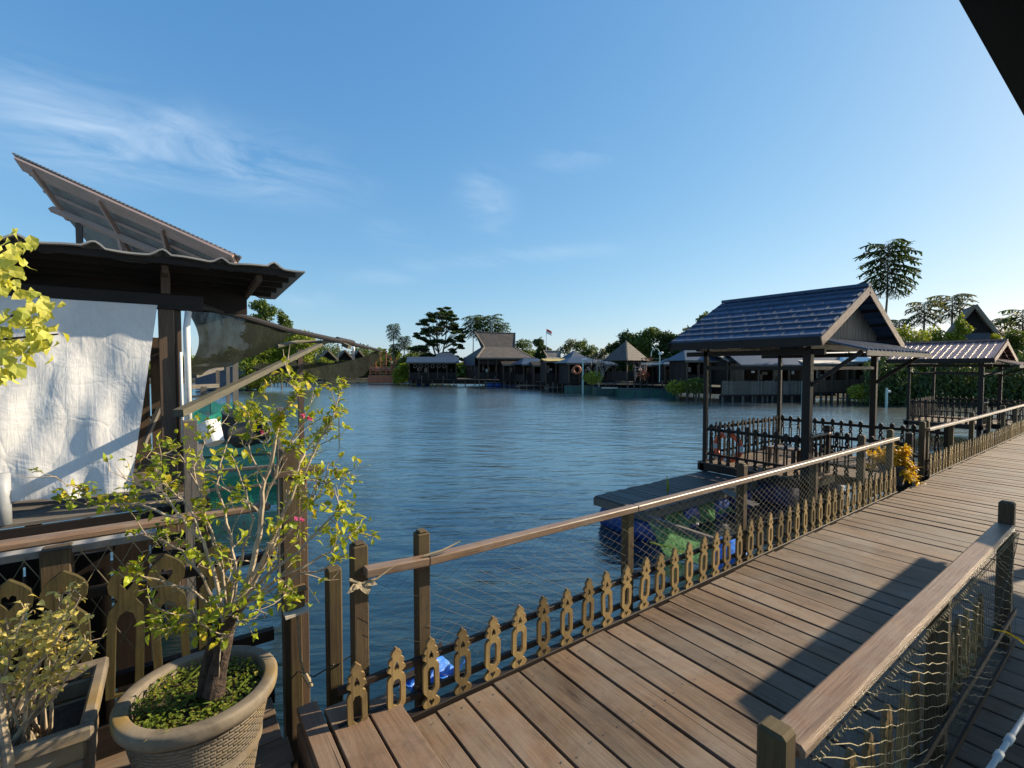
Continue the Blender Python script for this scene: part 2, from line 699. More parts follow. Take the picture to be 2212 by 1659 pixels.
M['darkwood'] = wood('dark_wood', (.006, .0045, .004), (.019, .013, .010), (.03, .02, .014), .6, 14, .25, .3, .4)
M['greywood'] = wood('grey_wood', (.05, .045, .040), (.16, .145, .125), (.07, .06, .05), .75, 14, .25, .45, .5)
M['brownwood'] = wood('brown_wood', (.035, .024, .017), (.12, .080, .052), (.05, .045, .04), .7, 14, .25, .4, .4)
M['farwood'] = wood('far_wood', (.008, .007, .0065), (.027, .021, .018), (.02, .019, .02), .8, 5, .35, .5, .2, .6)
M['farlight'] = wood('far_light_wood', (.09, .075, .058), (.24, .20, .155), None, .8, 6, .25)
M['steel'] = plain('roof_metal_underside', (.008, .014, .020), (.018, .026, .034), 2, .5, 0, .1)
M['pinkbeam'] = wood('pale_beam_wood', (.36, .235, .19), (.56, .40, .33), (.36, .28, .24), .7, 12, .15)
M['bluetile'] = plain('blue_roof_tile', (.028, .056, .108), (.055, .092, .155), 2.2, .72, .0, .15, .22)
M['redroof'] = plain('red_brown_roof_metal', (.12, .062, .058), (.22, .13, .12), 3, .35, 0, .1)
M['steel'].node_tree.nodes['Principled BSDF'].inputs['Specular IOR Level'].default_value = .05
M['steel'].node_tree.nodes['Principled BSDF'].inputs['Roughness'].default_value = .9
M['bluetile'].node_tree.nodes['Principled BSDF'].inputs['Specular IOR Level'].default_value = .25
M['tarp'] = None
M['pvc'] = plain('white_pipe', (.62, .62, .60), (.80, .80, .78), 2, .4, 0, .03)
M['greypipe'] = plain('grey_pipe', (.22, .24, .26), (.36, .38, .40), 3, .5, 0, .1)
M['whiteplastic'] = plain('white_plastic', (.70, .70, .68), (.82, .82, .80), 4, .4, 0, .02)
M['bluedrum'] = plain('blue_plastic', (.004, .028, .14), (.010, .06, .25), 3, .5, 0, .05, .2)
M['darkdrum'] = plain('dark_plastic', (.012, .022, .035), (.035, .05, .06), 3, .45, 0, .1)
M['bluesheet'] = plain('blue_sheet', (.01, .09, .42), (.03, .2, .65), 7, .45, 0, .5, 0, .04)
M['greennet'] = netmat('green_net', (.02, .20, .13), .82, 100, .35)
M['greensheet'] = netmat('pale_green_net', (.09, .27, .12), .80, 100, .35)
for nd_ in M['greensheet'].node_tree.nodes:  # light and dark of folds put into the net's colour
    if nd_.type == 'TEX_NOISE' and abs(nd_.inputs['Scale'].default_value - 1.4) < .01:
        nd_.inputs['Scale'].default_value = 7.0
        nd_.inputs['Distortion'].default_value = 2.0
    if nd_.type == 'VALTORGB':
        nd_.color_ramp.elements[0].color = (.015, .06, .03, 1)
        nd_.color_ramp.elements[1].color = (.22, .46, .20, 1)
M['darknet'] = netmat('black_shade_net', (.010, .012, .010), .985)
M['cord'] = plain('net_cord', (.17, .15, .09), (.30, .26, .16), 9, .8, 0, 0)
M['darkcord'] = plain('dark_net_cord', (.05, .055, .045), (.10, .10, .08), 9, .8, 0, 0)
M['rope'] = plain('old_rope', (.18, .15, .10), (.34, .28, .18), 30, .9, 0, .3)
M['clay'] = None
M['soil'] = plain('soil', (.020, .014, .010), (.06, .042, .028), 22, .95, 0, .8, 0, .02)
M['trunk'] = plain('bark', (.022, .014, .010), (.12, .075, .050), 26, .9, 0, 1.0, 0, .06)
M['twig'] = plain('pale_twig', (.17, .13, .09), (.42, .34, .23), 20, .8, 0, .3, .25)
M['leaf_b'] = leafmat('bush_leaf', (.19, .26, .022), (.36, .40, .028), .42, .28, .42, .02, (.50, .38, .03))
M['leaf_y'] = leafmat('yellow_leaf', (.34, .38, .06), (.60, .58, .13), .45, .2, .45)
M['leaf_pale'] = leafmat('pale_leaf', (.46, .38, .09), (.68, .57, .19), .4, .25, .5)
M['leaf_weed'] = leafmat('weed_leaf', (.07, .12, .012), (.17, .21, .025), .35, .35, .5, .02, (.30, .24, .05))
M['leaf_gold'] = leafmat('golden_leaf', (.42, .26, .015), (.62, .42, .03), .4, .22, .45)
M['petal'] = leafmat('pink_petal', (.55, .05, .22), (.65, .12, .32), .35, .2, .5)
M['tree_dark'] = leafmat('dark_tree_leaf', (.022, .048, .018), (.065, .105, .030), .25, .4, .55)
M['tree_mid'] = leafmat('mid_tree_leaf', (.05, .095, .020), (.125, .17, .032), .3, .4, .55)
M['tree_bright'] = leafmat('sunny_tree_leaf', (.13, .19, .022), (.27, .31, .035), .35, .35, .55)  # yellow-green leaf, lightened for crowns in the sun
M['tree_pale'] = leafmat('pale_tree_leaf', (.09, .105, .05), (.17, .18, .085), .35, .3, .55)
M['bark_far'] = plain('far_bark', (.06, .05, .042), (.16, .135, .11), 3, .9, 0, .3)
M['barkpale'] = plain('pale_bark', (.22, .20, .17), (.42, .38, .33), 3, .9, 0, .3)
M['shingle'] = tiled('grey_shingle', (.050, .044, .041), (.088, .078, .072), .38, .45, .75)
M['shinglelight'] = tiled('light_shingle', (.16, .145, .13), (.25, .23, .205), .30, .30, .75)
M['bluesheetroof'] = plain('slate_blue_roof', (.016, .030, .055), (.036, .056, .09), 1.5, .5, 0, .2)
M['cream'] = plain('cream_board', (.42, .36, .28), (.58, .52, .42), 2, .7, 0, .1)
M['white'] = plain('white_paint', (.60, .60, .58), (.78, .78, .76), 2, .5, 0, .05)
M['orange'] = plain('orange_paint', (.28, .075, .035), (.42, .15, .07), 3, .6, 0, .1, .3)
M['redpaint'] = plain('red_paint', (.45, .03, .03), (.55, .05, .05), 2, .5, 0, .05)
M['ring'] = plain('lifebuoy_orange', (.90, .11, .03), (.95, .18, .06), 6, .45, 0, .1)
M['rubber'] = plain('tyre_rubber', (.10, .10, .10), (.25, .25, .24), 6, .8, 0, .2)
M['tank'] = plain('green_tank', (.008, .055, .045), (.018, .105, .08), 1.2, .5, 0, .2)
M['lampgreen'] = plain('lamp_paint', (.30, .42, .38), (.42, .55, .50), 2, .4, 0, 0)
M['creampanel'] = plain('cream_wall', (.50, .42, .28), (.65, .56, .42), 1, .7, 0, 0)  # even cream colour of some wall panels
M['yellow'] = plain('yellow_rope', (.55, .50, .03), (.68, .62, .06), 9, .7, 0, .2)
M['ground'] = plain('shore_ground', (.010, .014, .006), (.032, .032, .015), .25, .95, 0, .3, 0, .2)
M['thatch'] = plain('yellow_thatch', (.26, .20, .06), (.42, .34, .12), 2, .9, 0, .4)


def corrugated(name, c1, c2, pitch=.19):
    m, n, l, p, out = mat(name)
    tc = n.new('ShaderNodeTexCoord')
    f = noise(n, l, tc.outputs['Object'], 1.5, 5, .6, .3)
    l.new(ramp(n, l, f, [(.3, c1), (.7, c2)]), p.inputs['Base Color'])
    p.inputs['Roughness'].default_value = .45
    w = n.new('ShaderNodeTexWave')
    w.inputs['Scale'].default_value = 1 / pitch / 2
    w.bands_direction = 'X'
    l.new(tc.outputs['UV'], w.inputs['Vector'])
    bump(n, l, p, w.outputs['Fac'], .6, .03)
    return m


M['corr'] = corrugated('corrugated_grey', (.17, .17, .165), (.28, .275, .265))


def tarp_mat():
    m, n, l, p, out = mat('white_tarpaulin')
    tc = n.new('ShaderNodeTexCoord')
    ob = tc.outputs['Object']
    v = n.new('ShaderNodeTexVoronoi')
    v.feature = 'DISTANCE_TO_EDGE'
    v.inputs['Scale'].default_value = 2.1
    nz = n.new('ShaderNodeTexNoise')
    nz.inputs['Scale'].default_value = 2.2
    nz.inputs['Detail'].default_value = 4
    l.new(ob, nz.inputs['Vector'])
    wv = mix(n, l, .25, ob, nz.outputs['Color'], 'ADD')
    l.new(wv, v.inputs['Vector'])
    cr = n.new('ShaderNodeMapRange')
    cr.inputs[1].default_value, cr.inputs[2].default_value = 0, .05
    l.new(v.outputs['Distance'], cr.inputs[0])
    f = noise(n, l, ob, 1.9, 5, .52, .7)
    f2 = noise(n, l, mapping(n, l, ob, (9, 1, .8)), 1.6, 4, .6, .5)
    dirt = noise(n, l, ob, 1.1, 6, .7, .4)
    l.new(ramp(n, l, dirt, [(.32, (.60, .60, .60)), (.65, (.78, .775, .76))]), p.inputs['Base Color'])
    p.inputs['Roughness'].default_value = .55
    h = math_n(n, l, 'ADD', math_n(n, l, 'MULTIPLY', f, 1.0), math_n(n, l, 'MULTIPLY', cr.outputs[0], .05))
    h = math_n(n, l, 'ADD', h, math_n(n, l, 'MULTIPLY', f2, .18))
    bump(n, l, p, h, .30, .13)
    t = n.new('ShaderNodeBsdfTranslucent')
    t.inputs[0].default_value = (.7, .7, .68, 1)
    ms = n.new('ShaderNodeMixShader')
    ms.inputs[0].default_value = .15
    l.new(p.outputs[0], ms.inputs[1])
    l.new(t.outputs[0], ms.inputs[2])
    l.new(ms.outputs[0], out.inputs[0])
    return m


M['tarp'] = tarp_mat()


def pot_mat(weave=False):
    m, n, l, p, out = mat('basket_clay' if weave else 'plain_clay')
    tc = n.new('ShaderNodeTexCoord')
    f = noise(n, l, tc.outputs['Object'], 4.5, 7, .7, .5)
    f2 = noise(n, l, tc.outputs['Object'], 2.2, 5, .6, .3)
    c = ramp(n, l, f, [(.3, (.085, .068, .048)), (.7, (.235, .195, .140))])
    sm = n.new('ShaderNodeMapRange')
    sm.inputs[1].default_value, sm.inputs[2].default_value = .48, .64
    sm.inputs[4].default_value = .75
    l.new(f2, sm.inputs[0])
    c = mix(n, l, sm.outputs[0], c, (.20, .12, .012))
    l.new(c, p.inputs['Base Color'])
    p.inputs['Roughness'].default_value = .75
    if weave:
        b = n.new('ShaderNodeTexBrick')
        b.inputs['Scale'].default_value = 1
        b.inputs['Brick Width'].default_value = .046
        b.inputs['Row Height'].default_value = .0165
        b.inputs['Mortar Size'].default_value = .006
        b.inputs['Mortar Smooth'].default_value = 1.0
        l.new(tc.outputs['UV'], b.inputs['Vector'])
        h = math_n(n, l, 'SUBTRACT', math_n(n, l, 'MULTIPLY', f, .35), b.outputs['Fac'])
        bump(n, l, p, h, .9, .012)
    else:
        bump(n, l, p, f, .4, .006)
    return m


M['clay'] = pot_mat()
M['weave'] = pot_mat(True)


def water_mat():
    m, n, l, p, out = mat('lake_water')
    tc = n.new('ShaderNodeTexCoord')
    ob = tc.outputs['Object']
    big = noise(n, l, ob, .06, 3, .5, .4)
    col = ramp(n, l, big, [(.35, (.003, .013, .017)), (.7, (.007, .018, .016))])
    l.new(col, p.inputs['Base Color'])
    p.inputs['Roughness'].default_value = .06
    p.inputs['IOR'].default_value = 1.333
    # crests run across the line of sight from the boardwalk: stretch sideways
    v1 = mapping(n, l, ob, (1.0, 1.0, 1), (0, 0, -R(60)))
    v1 = mapping(n, l, v1, (1.0, .26, 1))
    a = noise(n, l, v1, 3.4, 4, .5, .5)
    v2 = mapping(n, l, mapping(n, l, ob, (1, 1, 1), (0, 0, -R(38))), (1.0, .4, 1))
    b = noise(n, l, v2, 1.25, 2, .5, .3)
    c = noise(n, l, v1, 10, 2, .5, .2)
    gust = noise(n, l, ob, .11, 3, .55, .5)
    gm = n.new('ShaderNodeMapRange')
    gm.inputs[1].default_value, gm.inputs[2].default_value = .3, .7
    gm.inputs[3].default_value, gm.inputs[4].default_value = .40, 1.25
    l.new(gust, gm.inputs[0])
    h = math_n(n, l, 'ADD', math_n(n, l, 'MULTIPLY', a, .85), math_n(n, l, 'MULTIPLY', b, 1.2))
    h = math_n(n, l, 'ADD', h, math_n(n, l, 'MULTIPLY', c, .10))
    h = math_n(n, l, 'MULTIPLY', h, gm.outputs[0])
    bump(n, l, p, h, .62, .13)
    p.inputs['Specular IOR Level'].default_value = 0
    # strong mirror at grazing angles, dark when looked into
    bn = [x for x in n if x.type == 'BUMP'][0].outputs[0]
    lw = n.new('ShaderNodeLayerWeight')
    l.new(bn, lw.inputs['Normal'])
    lg = n.new('ShaderNodeLayerWeight')
    fa = math_n(n, l, 'ADD', math_n(n, l, 'MULTIPLY', lw.outputs['Facing'], .3), math_n(n, l, 'MULTIPLY', lg.outputs['Facing'], .7))
    fac = math_n(n, l, 'POWER', fa, 2.6)
    fac = math_n(n, l, 'ADD', math_n(n, l, 'MULTIPLY', fac, .94), .02)
    gl = n.new('ShaderNodeBsdfGlossy')
    gl.inputs['Roughness'].default_value = .19
    gl.inputs['Color'].default_value = (.95, 1.0, .97, 1)
    l.new(bn, gl.inputs['Normal'])
    ms = n.new('ShaderNodeMixShader')
    l.new(fac, ms.inputs[0])
    l.new(p.outputs[0], ms.inputs[1])
    l.new(gl.outputs[0], ms.inputs[2])
    l.new(ms.outputs[0], out.inputs[0])
    return m


M['water'] = water_mat()

WZ = -0.93                                                 # water level

# ------------------------------------------------------------ setting: water, land, deck
mb = MB()
S = 1400
mb.quad((-S, -S, WZ), (S, -S, WZ), (S, S, WZ), (-S, S, WZ))
tag(mb.build('lake_water', M['water']), kind='structure')

shore = [at(-900, 830, 60), at(-300, 830, 68), at(300, 830, 84), at(800, 830, 92), at(870, 830, 90), at(1000, 830, 86), at(1150, 830, 82),
         at(1230, 830, 66), at(1420, 830, 58), at(1560, 830, 50), at(1800, 830, 43), at(1950, 830, 41), at(2150, 830, 42), at(2400, 830, 52), at(2900, 830, 80)]
near = [Vector((p.x, p.y, 0)) for p in shore]
mb = MB()
for i in range(len(near) - 1):
    a, b = near[i], near[i + 1]
    fa, fb = a.normalized() * 1300, b.normalized() * 1300
    da, db = a.normalized() * 4, b.normalized() * 4
    mb.add([a + Vector((0, 0, WZ - .6)), b + Vector((0, 0, WZ - .6)), b + db + Vector((0, 0, -.35)), a + da + Vector((0, 0, -.35))], [(0, 1, 2, 3)])
    mb.add([a + da + Vector((0, 0, -.35)), b + db + Vector((0, 0, -.35)), fb + Vector((0, 0, .6)), fa + Vector((0, 0, .6))], [(0, 1, 2, 3)])
tag(mb.build('shore_ground', M['ground']), kind='structure')

# boardwalk: planks lie across it, each its own slightly uneven board
V0, V1 = 0.36, 2.55
mb = MB()
NAILS = []
u = 1.07
while u < 27:
    w = rng.uniform(.165, .225)
    g = rng.uniform(.010, .026)
    e0, e1 = rng.uniform(-.012, .012), rng.uniform(-.015, .015)
    z = rng.uniform(-.004, .004)
    tw = rng.uniform(-.003, .003)
    c = Vector((u + w / 2, (V0 + V1 + e0 + e1) / 2, -.02 + z))
    mb.obox(c, Vector((tw, (V1 - V0) / 2 + e1 / 2, 0)), Vector((w / 2, 0, rng.uniform(-.002, .002))), Vector((0, 0, .018)))
    NAILS.append((u, w))
    u += w + g
dk = mb.build('boardwalk_deck', M['deck'], bevel=.004)
tag(dk, kind='structure')
mb = MB()
for (nu_, nw_) in NAILS:
    for nv_ in (.47, 1.1, 1.8, 2.46):
        for du_ in (.22, .78):
            c = Vector((nu_ + nw_ * du_ + rng.uniform(-.012, .012), nv_ + rng.uniform(-.02, .02), .0035))
            mb.add([c + Vector((.0055 * math.cos(k * PI / 3), .0055 * math.sin(k * PI / 3), 0)) for k in range(6)], [(0, 1, 2, 3, 4, 5)])
mb.build('nail_heads', M['darkdrum'], dk)
mb = MB()
for v in (0.42, 1.1, 1.8, 2.46):
    mb.box((1.1, v - .05, -.20), (27, v + .05, -.046))
for v in (.02, .20):
    mb.box((.9, v - .05, -.24 - (.2 - v) * .3), (9, v + .05, -.14 - (.2 - v) * .3))
u = 1.4
while u < 27:
    for v in (.45, 2.4):
        mb.box((u - .07, v - .07, -2.2), (u + .07, v + .07, -.205))
    u += 2.4
tag(mb.build('boardwalk_frame', M['darkwood']), kind='structure')
# raised step boards at the near end and the terrace boards beside it
mb = MB()
for u0, u1, v0, v1 in ((.545, .655, .2, 2.90), (.672, .862, .2, 2.80), (.874, 1.052, .2, 2.715)):
    mb.obox(Vector(((u0 + u1) / 2, (v0 + v1) / 2, .10)), Vector((0, (v1 - v0) / 2, 0)), Vector(((u1 - u0) / 2, 0, 0)), Vector((0, 0, .02)))
mb.box((.60, .3, .02), (1.03, .42, .078), 0)
mb.box((.60, 1.5, .02), (1.03, 1.62, .078), 0)
mb.box((.60, 2.5, .02), (1.03, 2.62, .078), 0)
mb.box((.53, .25, -.2), (.58, 2.82, .079), 1)
tag(mb.build('step_boards', M['ramp'], bevel=.004), kind='structure')
mb = MB()
v = -1.2
while v < 3.2:
    w = rng.uniform(.17, .21)
    e = rng.uniform(-.03, .0)
    mb.obox(Vector(((-3.2 + .49 + e) / 2, v + w / 2, -.02 + rng.uniform(-.004, .004))), Vector(((3.69 + e) / 2, 0, 0)), Vector((0, w / 2, 0)), Vector((0, 0, .018)))
    v += w + rng.uniform(.006, .014)
tag(mb.build('terrace_deck', M['deck'], bevel=.004), kind='structure')
mb = MB()
for u in (-3, -2, -1, 0, .4):
    mb.box((u - .05, -1.2, -.2), (u + .05, 3.18, -.046))
    for v in (-1, 1, 3.0):
        mb.box((u - .06, v - .06, -2.2), (u + .06, v + .06, -.205))
tag(mb.build('terrace_frame', M['darkwood']), kind='structure')

# ------------------------------------------------------------ railings with fretwork balusters
PROF = [(0, .050), (.03, .050), (.06, .037), (.09, .050), (.13, .053), (.16, .042), (.19, .024), (.22, .029), (.27, .046), (.31, .049),
        (.60, .049), (.64, .043), (.67, .027), (.70, .033), (.725, .050), (.76, .046), (.785, .031), (.815, .043), (.85, .040), (.88, .022),
        (.91, .029), (.945, .025), (.97, .013), (1.0, .003)]
HOLES = [[(0, .275), (.012, .285), (.022, .325), (.022, .555), (.012, .605), (-.012, .605), (-.022, .555), (-.022, .325), (-.012, .285)],
         [(0, .08), (.017, .135), (.015, .16), (.007, .168), (0, .15), (-.007, .168), (-.015, .16), (-.017, .135)],
         [(0, .835), (-.013, .765), (-.013, .735), (-.006, .722), (0, .745), (.006, .722), (.013, .735), (.013, .765)]]
GPROF = [(0, .050), (.03, .052), (.06, .036), (.09, .050), (.12, .050), (.15, .030), (.18, .044), (.21, .046), (.62, .046), (.66, .040), (.69, .026),
         (.72, .040), (.76, .046), (.79, .030), (.84, .028), (.88, .044), (.92, .052), (.95, .050), (.98, .036), (1.0, .012)]
GHOLES = [[(0, .19), (.018, .215), (.018, .60), (.010, .64), (-.010, .64), (-.018, .60), (-.018, .215)],
          [(0, .775), (-.014, .745), (-.010, .725), (.010, .725), (.014, .745)],
          [(0, .07), (.014, .10), (.006, .115), (-.006, .115), (-.014, .10)]]


def fret(prof, holes, H, k, thick, axis):
    """a fretwork board standing on the origin, its face along axis"""
    right = [(x * k, y * H) for y, x in prof]
    outer = right + [(-x, y) for x, y in right[::-1]]
    hs = [[(x * k, y * H) for x, y in h] for h in holes]
    m = MB()
    m.prism(outer, hs, thick, (0, 0, 0), axis, (0, 0, 1))
    return m


def fretted(root, proto, spots, jit=.004):
    """copies of a baluster standing at spots, parented to root"""
    inv = parent_matrix(root).inverted()
    first = True
    for p in spots:
        o = proto if first else proto.copy()
        if first:
            first = False
        else:
            COL.objects.link(o)
        o.parent = root
        o.location = inv @ (Vector(p) + Vector((rng.uniform(-jit, jit), 0, rng.uniform(-jit, jit))))
        o.rotation_euler = (rng.uniform(-.02, .02), rng.gauss(0, .028), rng.uniform(-.06, .06))
        o.scale = (rng.uniform(.94, 1.06), 1, rng.uniform(.965, 1.03))


def net_mesh(u0, u1, zt, zb, v, pitch, r, sag=.02):
    """diamond mesh of cord between two heights"""
    m = MB()
    h = zt - zb
    k = u0 - h * 1.6
    slope = 1.6
    def pt(u, z):
        t = (z - zb) / h
        return Vector((u, v + .012 * math.sin(u * 5) * (1 - abs(2 * t - 1)), z - sag * math.sin(PI * min(max((u - u0) / (u1 - u0), 0), 1)) * t))
    while k < u1 + h * slope:
        for s_ in (1, -1):
            ua, za, ub, zb2 = k, zb, k + s_ * h * slope, zt
            # clip
            pts = []
            for i in range(9):
                t = i / 8
                uu, z = ua + (ub - ua) * t, zb + h * t
                if u0 <= uu <= u1:
                    pts.append(pt(uu, z))
            if len(pts) >= 2:
                m.tube(pts, r, 3, cap=False)
        k += pitch
    return m


def boardwalk_railing(label, posts, rail_pts, bal, group, v=2.63, with_net=True):
    """posts: (u, top, width); rail_pts: (u, z) joints of the handrail; bal: (first, last, pitch)"""
    root = thing('boardwalk_railing', label, 'railing', (posts[0][0], v, 0), 0, group)
    for (pu, pt_, pw) in posts:
        m = MB()
        m.box((pu - pw / 2, v + .005, -2.0), (pu + pw / 2, v + .005 + pw, pt_ - .015), 2)
        c = Vector((pu, v + .005 + pw / 2, pt_ - .0075))
        m.obox(c, Vector((0, 0, .0075)), Vector((pw / 2 - .012, 0, 0)), Vector((0, pw / 2 - .012, 0)))
        m.build('post', M['post'], root, bevel=.006)
    for (a, b) in zip(rail_pts[:-1], rail_pts[1:]):
        m = MB()
        m.bar((a[0], v - .035, a[1] - .025), (b[0], v - .035, b[1] - .025), .075, .05)
        m.build('handrail', M['rail'], root, bevel=.006)
    m = MB()
    u0, u1 = bal[0] - .1, bal[1] + .1
    m.box((u0, v - .038, .295), (u1, v - .006, .335), 0)
    m.box((u0, v - .038, .090), (u1, v - .006, .125), 0)
    m.box((u0, v - .070, -.13), (u1, v - .006, .020), 0)
    m.build('lower_rail', M['darkwood'], root, bevel=.003)
    f = fret(PROF, HOLES, .46, 1.14, .022, (1, 0, 0)).build('baluster', M['picket'])
    n = int(round((bal[1] - bal[0]) / bal[2]))
    fretted(root, f, [(bal[0] + i * (bal[1] - bal[0]) / n, v - .052, -.010) for i in range(n + 1)])
    if with_net:
        for (a, b) in zip(rail_pts[:-1], rail_pts[1:]):
            if b[0] - a[0] > .3:
                net_mesh(a[0], b[0], min(a[1], b[1]) - .05, .12, v - .0, .115, .0010 if a[0] < 3 else .0013, .03).build('netting', M['cord' if a[0] > 1.1 else 'darkcord'], root)
    return root


boardwalk_railing('long wooden railing of the boardwalk nearest the steps, with yellowed fretwork boards below its handrail',
                  [(.845, 1.10, .085), (1.235, 1.09, .08), (3.16, .91, .08), (5.04, 1.05, .085), (6.85, .91, .08), (8.53, 1.06, .085), (9.80, 1.05, .085)],
                  [(.85, .975), (1.235, .95), (3.16, .93), (5.04, .92), (6.85, .92), (8.53, .925), (9.84, .93)],
                  (.80, 9.72, .2235), 'railings along the lake side of the boardwalk')
boardwalk_railing('farther boardwalk railing running on beyond the potted golden plant',
                  [(11.62, 1.06, .09), (11.86, 1.07, .085), (13.7, .9, .08), (15.55, 1.02, .085), (17.4, .9, .08), (19.3, 1.0, .085), (21.2, .9, .08), (23.1, 1.0, .085)],
                  [(11.6, .94), (13.7, .93), (15.55, .92), (17.4, .92), (19.3, .92), (21.2, .92), (23.3, .92)],
                  (11.75, 23.2, .2235), 'railings along the lake side of the boardwalk', with_net=False)

# the near railing on the land side
root = thing('boardwalk_railing', 'pale sunlit handrail with sagging cord net on the near side of the boardwalk', 'railing', (1.47, .65, 0))
for pu, pt_ in ((1.462, 1.015), (3.25, .90), (5.02, 1.10)):
    m = MB()
    m.box((pu - .042, .615, -1.6), (pu + .042, .70, pt_), 2)
    m.build('post', M['post'], root, bevel=.012)
m = MB()
m.bar((1.522, .658, .922), (4.97, .658, .922), .108, .045)
m.build('handrail', M['rail'], root, bevel=.012)
m = MB()
m.box((1.2, .585, .29), (5.0, .598, .33), 0)
m.box((1.2, .585, .05), (5.0, .598, .09), 0)
m.build('lower_rail', M['darkwood'], root)
f = fret(PROF, HOLES, .46, 1.14, .022, (1, 0, 0)).build('baluster', M['picket'])
fretted(root, f, [(1.66 + .2235 * i, .735, -.0) for i in range(15)])
m = MB()                                                  # slanting strands of the net, laced to the handrail and sagging to the right
for (ua, ub) in ((1.54, 3.19), (3.30, 4.96)):
    k = ua - 1.6
    i = 0
    while k < ub - .1:
        i += 1
        pts = []
        for j in range(25):
            t = j / 24
            uu = k + 1.9 * t
            z = .905 - .80 * t
            if uu < ua or uu > ub:
                continue
            lift = math.sin(PI * (uu - ua) / (ub - ua))
            pts.append((uu, .597 - .022 * lift * math.sin(t * 3.1 + i), z - .050 * lift * (.5 + .5 * math.sin(i * .9)) - .006 * math.sin(uu * 31 + i * 2)))
        if len(pts) > 2:
            m.tube(pts, .0019, 4, cap=False)
        k += .125
m.build('net_strands', M['cord'], root)
m = MB()
k = 1.57
while k < 4.95:
    pts = []
    for j in range(8):
        z = .90 - j * .11
        seg = ((k - 1.5) / 1.75) % 1
        pts.append((k + .01 * math.sin(j * 2 + k * 9), .595 - .018 * math.sin(k * 3 + j * .8), z - .05 * math.sin(PI * seg) * (j > 0)))
    m.tube(pts, .0010, 3, cap=False)
    k += .045
m.build('net_strands', M['darkcord'], root)
m = MB()                                                  # lacing that ties the net to the handrail
pts = []
for k in range(420):
    t = k / 419
    a = k * PI / 2
    pts.append((1.56 + 3.38 * t, .588 + .010 * math.cos(a), .902 + .012 * math.sin(a)))
m.tube(pts, .0022, 3)
m.build('lacing', M['cord'], root)

# ------------------------------------------------------------ roof edge in view, and two unseen roofs added for shade
def veranda_shade_roof(label, u0, u1, ve, ze, depth=5.5, rise=.25):
    root = thing('veranda_shade_roof', label, 'roof', ((u0 + u1) / 2, ve - .6, 0), 0)
    m = MB()
    vb = ve - depth
    zb = ze + depth * rise
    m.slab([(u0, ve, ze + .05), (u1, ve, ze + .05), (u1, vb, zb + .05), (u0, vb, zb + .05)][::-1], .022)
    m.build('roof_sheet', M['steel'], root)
    m = MB()
    for k in range(5):
        t = (.18 + k * 1.2) / depth
        m.bar((u0 + .02, ve - depth * t, ze + depth * t * rise - .005), (u1 - .02, ve - depth * t, ze + depth * t * rise - .005), .06, .06)
    m.build('purlins', M['darkwood'], root)
    uu = u0 + .12
    while uu < u1:
        m = MB()
        m.bar((uu, ve - .45, ze + .45 * rise - .06), (uu, vb, zb - .06), .06, .10)
        m.build('rafter', M['darkwood'], root)
        uu += 1.35
    for uu in (u0 + .2, u1 - .2):
        for dv in (.6, depth - .3):
            m = MB()
            m.box((uu - .07, ve - dv - .07, -2.0), (uu + .07, ve - dv + .07, ze + dv * rise - .13), 2)
            m.build('post', M['darkwood'], root, bevel=.006)
    return root


veranda_shade_roof('dark roof edge jutting in at the upper right corner of the photo', -4.0, 3.0, .20, 2.615)
veranda_shade_roof('unseen roof set back behind the near railing, added to shade the deck there', 3.01, 7.44, -.42, 2.615)  # out of view, added to darken the deck beside the near railing
veranda_shade_roof('unseen farther roof, added to lay its shadow on the boardwalk', 7.45, 11.3, .20, 2.615)  # out of view, placed and sized for the shadow on the deck

# white pipe and a blade-like leaf at the bottom right
m = MB()
a, b = at(2135, 1665, 2.2), at(2235, 1515, 2.9)
d = (b - a).normalized()
m.tube([a, b], .012, 10)
m.tube([a + d * .18, a + d * .25], .018, 10)
m.tube([a + d * .42, a + d * .52], .018, 10)
tag(m.build('water_pipe', M['pvc'], smooth=True), 'thin white pipe with a joint in the dark gap below the near railing', 'pipe')
m = MB()
pts = [at(2142, 1358, 2.35), at(2175, 1366, 2.35), at(2200, 1380, 2.34), at(2225, 1400, 2.33), at(2250, 1440, 2.3), at(2262, 1500, 2.3)]
for i in range(len(pts) - 1):
    w0, w1 = .002 + .005 * math.sin(PI * i / 6), .002 + .005 * math.sin(PI * (i + 1) / 6)
    up = Vector((0, 0, 1))
    m.add([pts[i] - up * w0, pts[i + 1] - up * w1, pts[i + 1] + up * w1, pts[i] + up * w0, pts[i] + Vector((.004, -.006, 0)), pts[i + 1] + Vector((.004, -.006, 0))],
          [(0, 1, 5, 4), (4, 5, 2, 3)])
tag(m.build('leaf_blade', M['leaf_gold']), 'single long yellow leaf blade arching over the boards at the right edge', 'plant')

# ------------------------------------------------------------ pavilions standing in the lake
GB = fret(GPROF, GHOLES, .90, .88, .025, (1, 0, 0)).build('baluster', M['darkwood'])
GBY = fret(GPROF, GHOLES, .90, .88, .025, (0, 1, 0)).build('baluster', M['darkwood'])


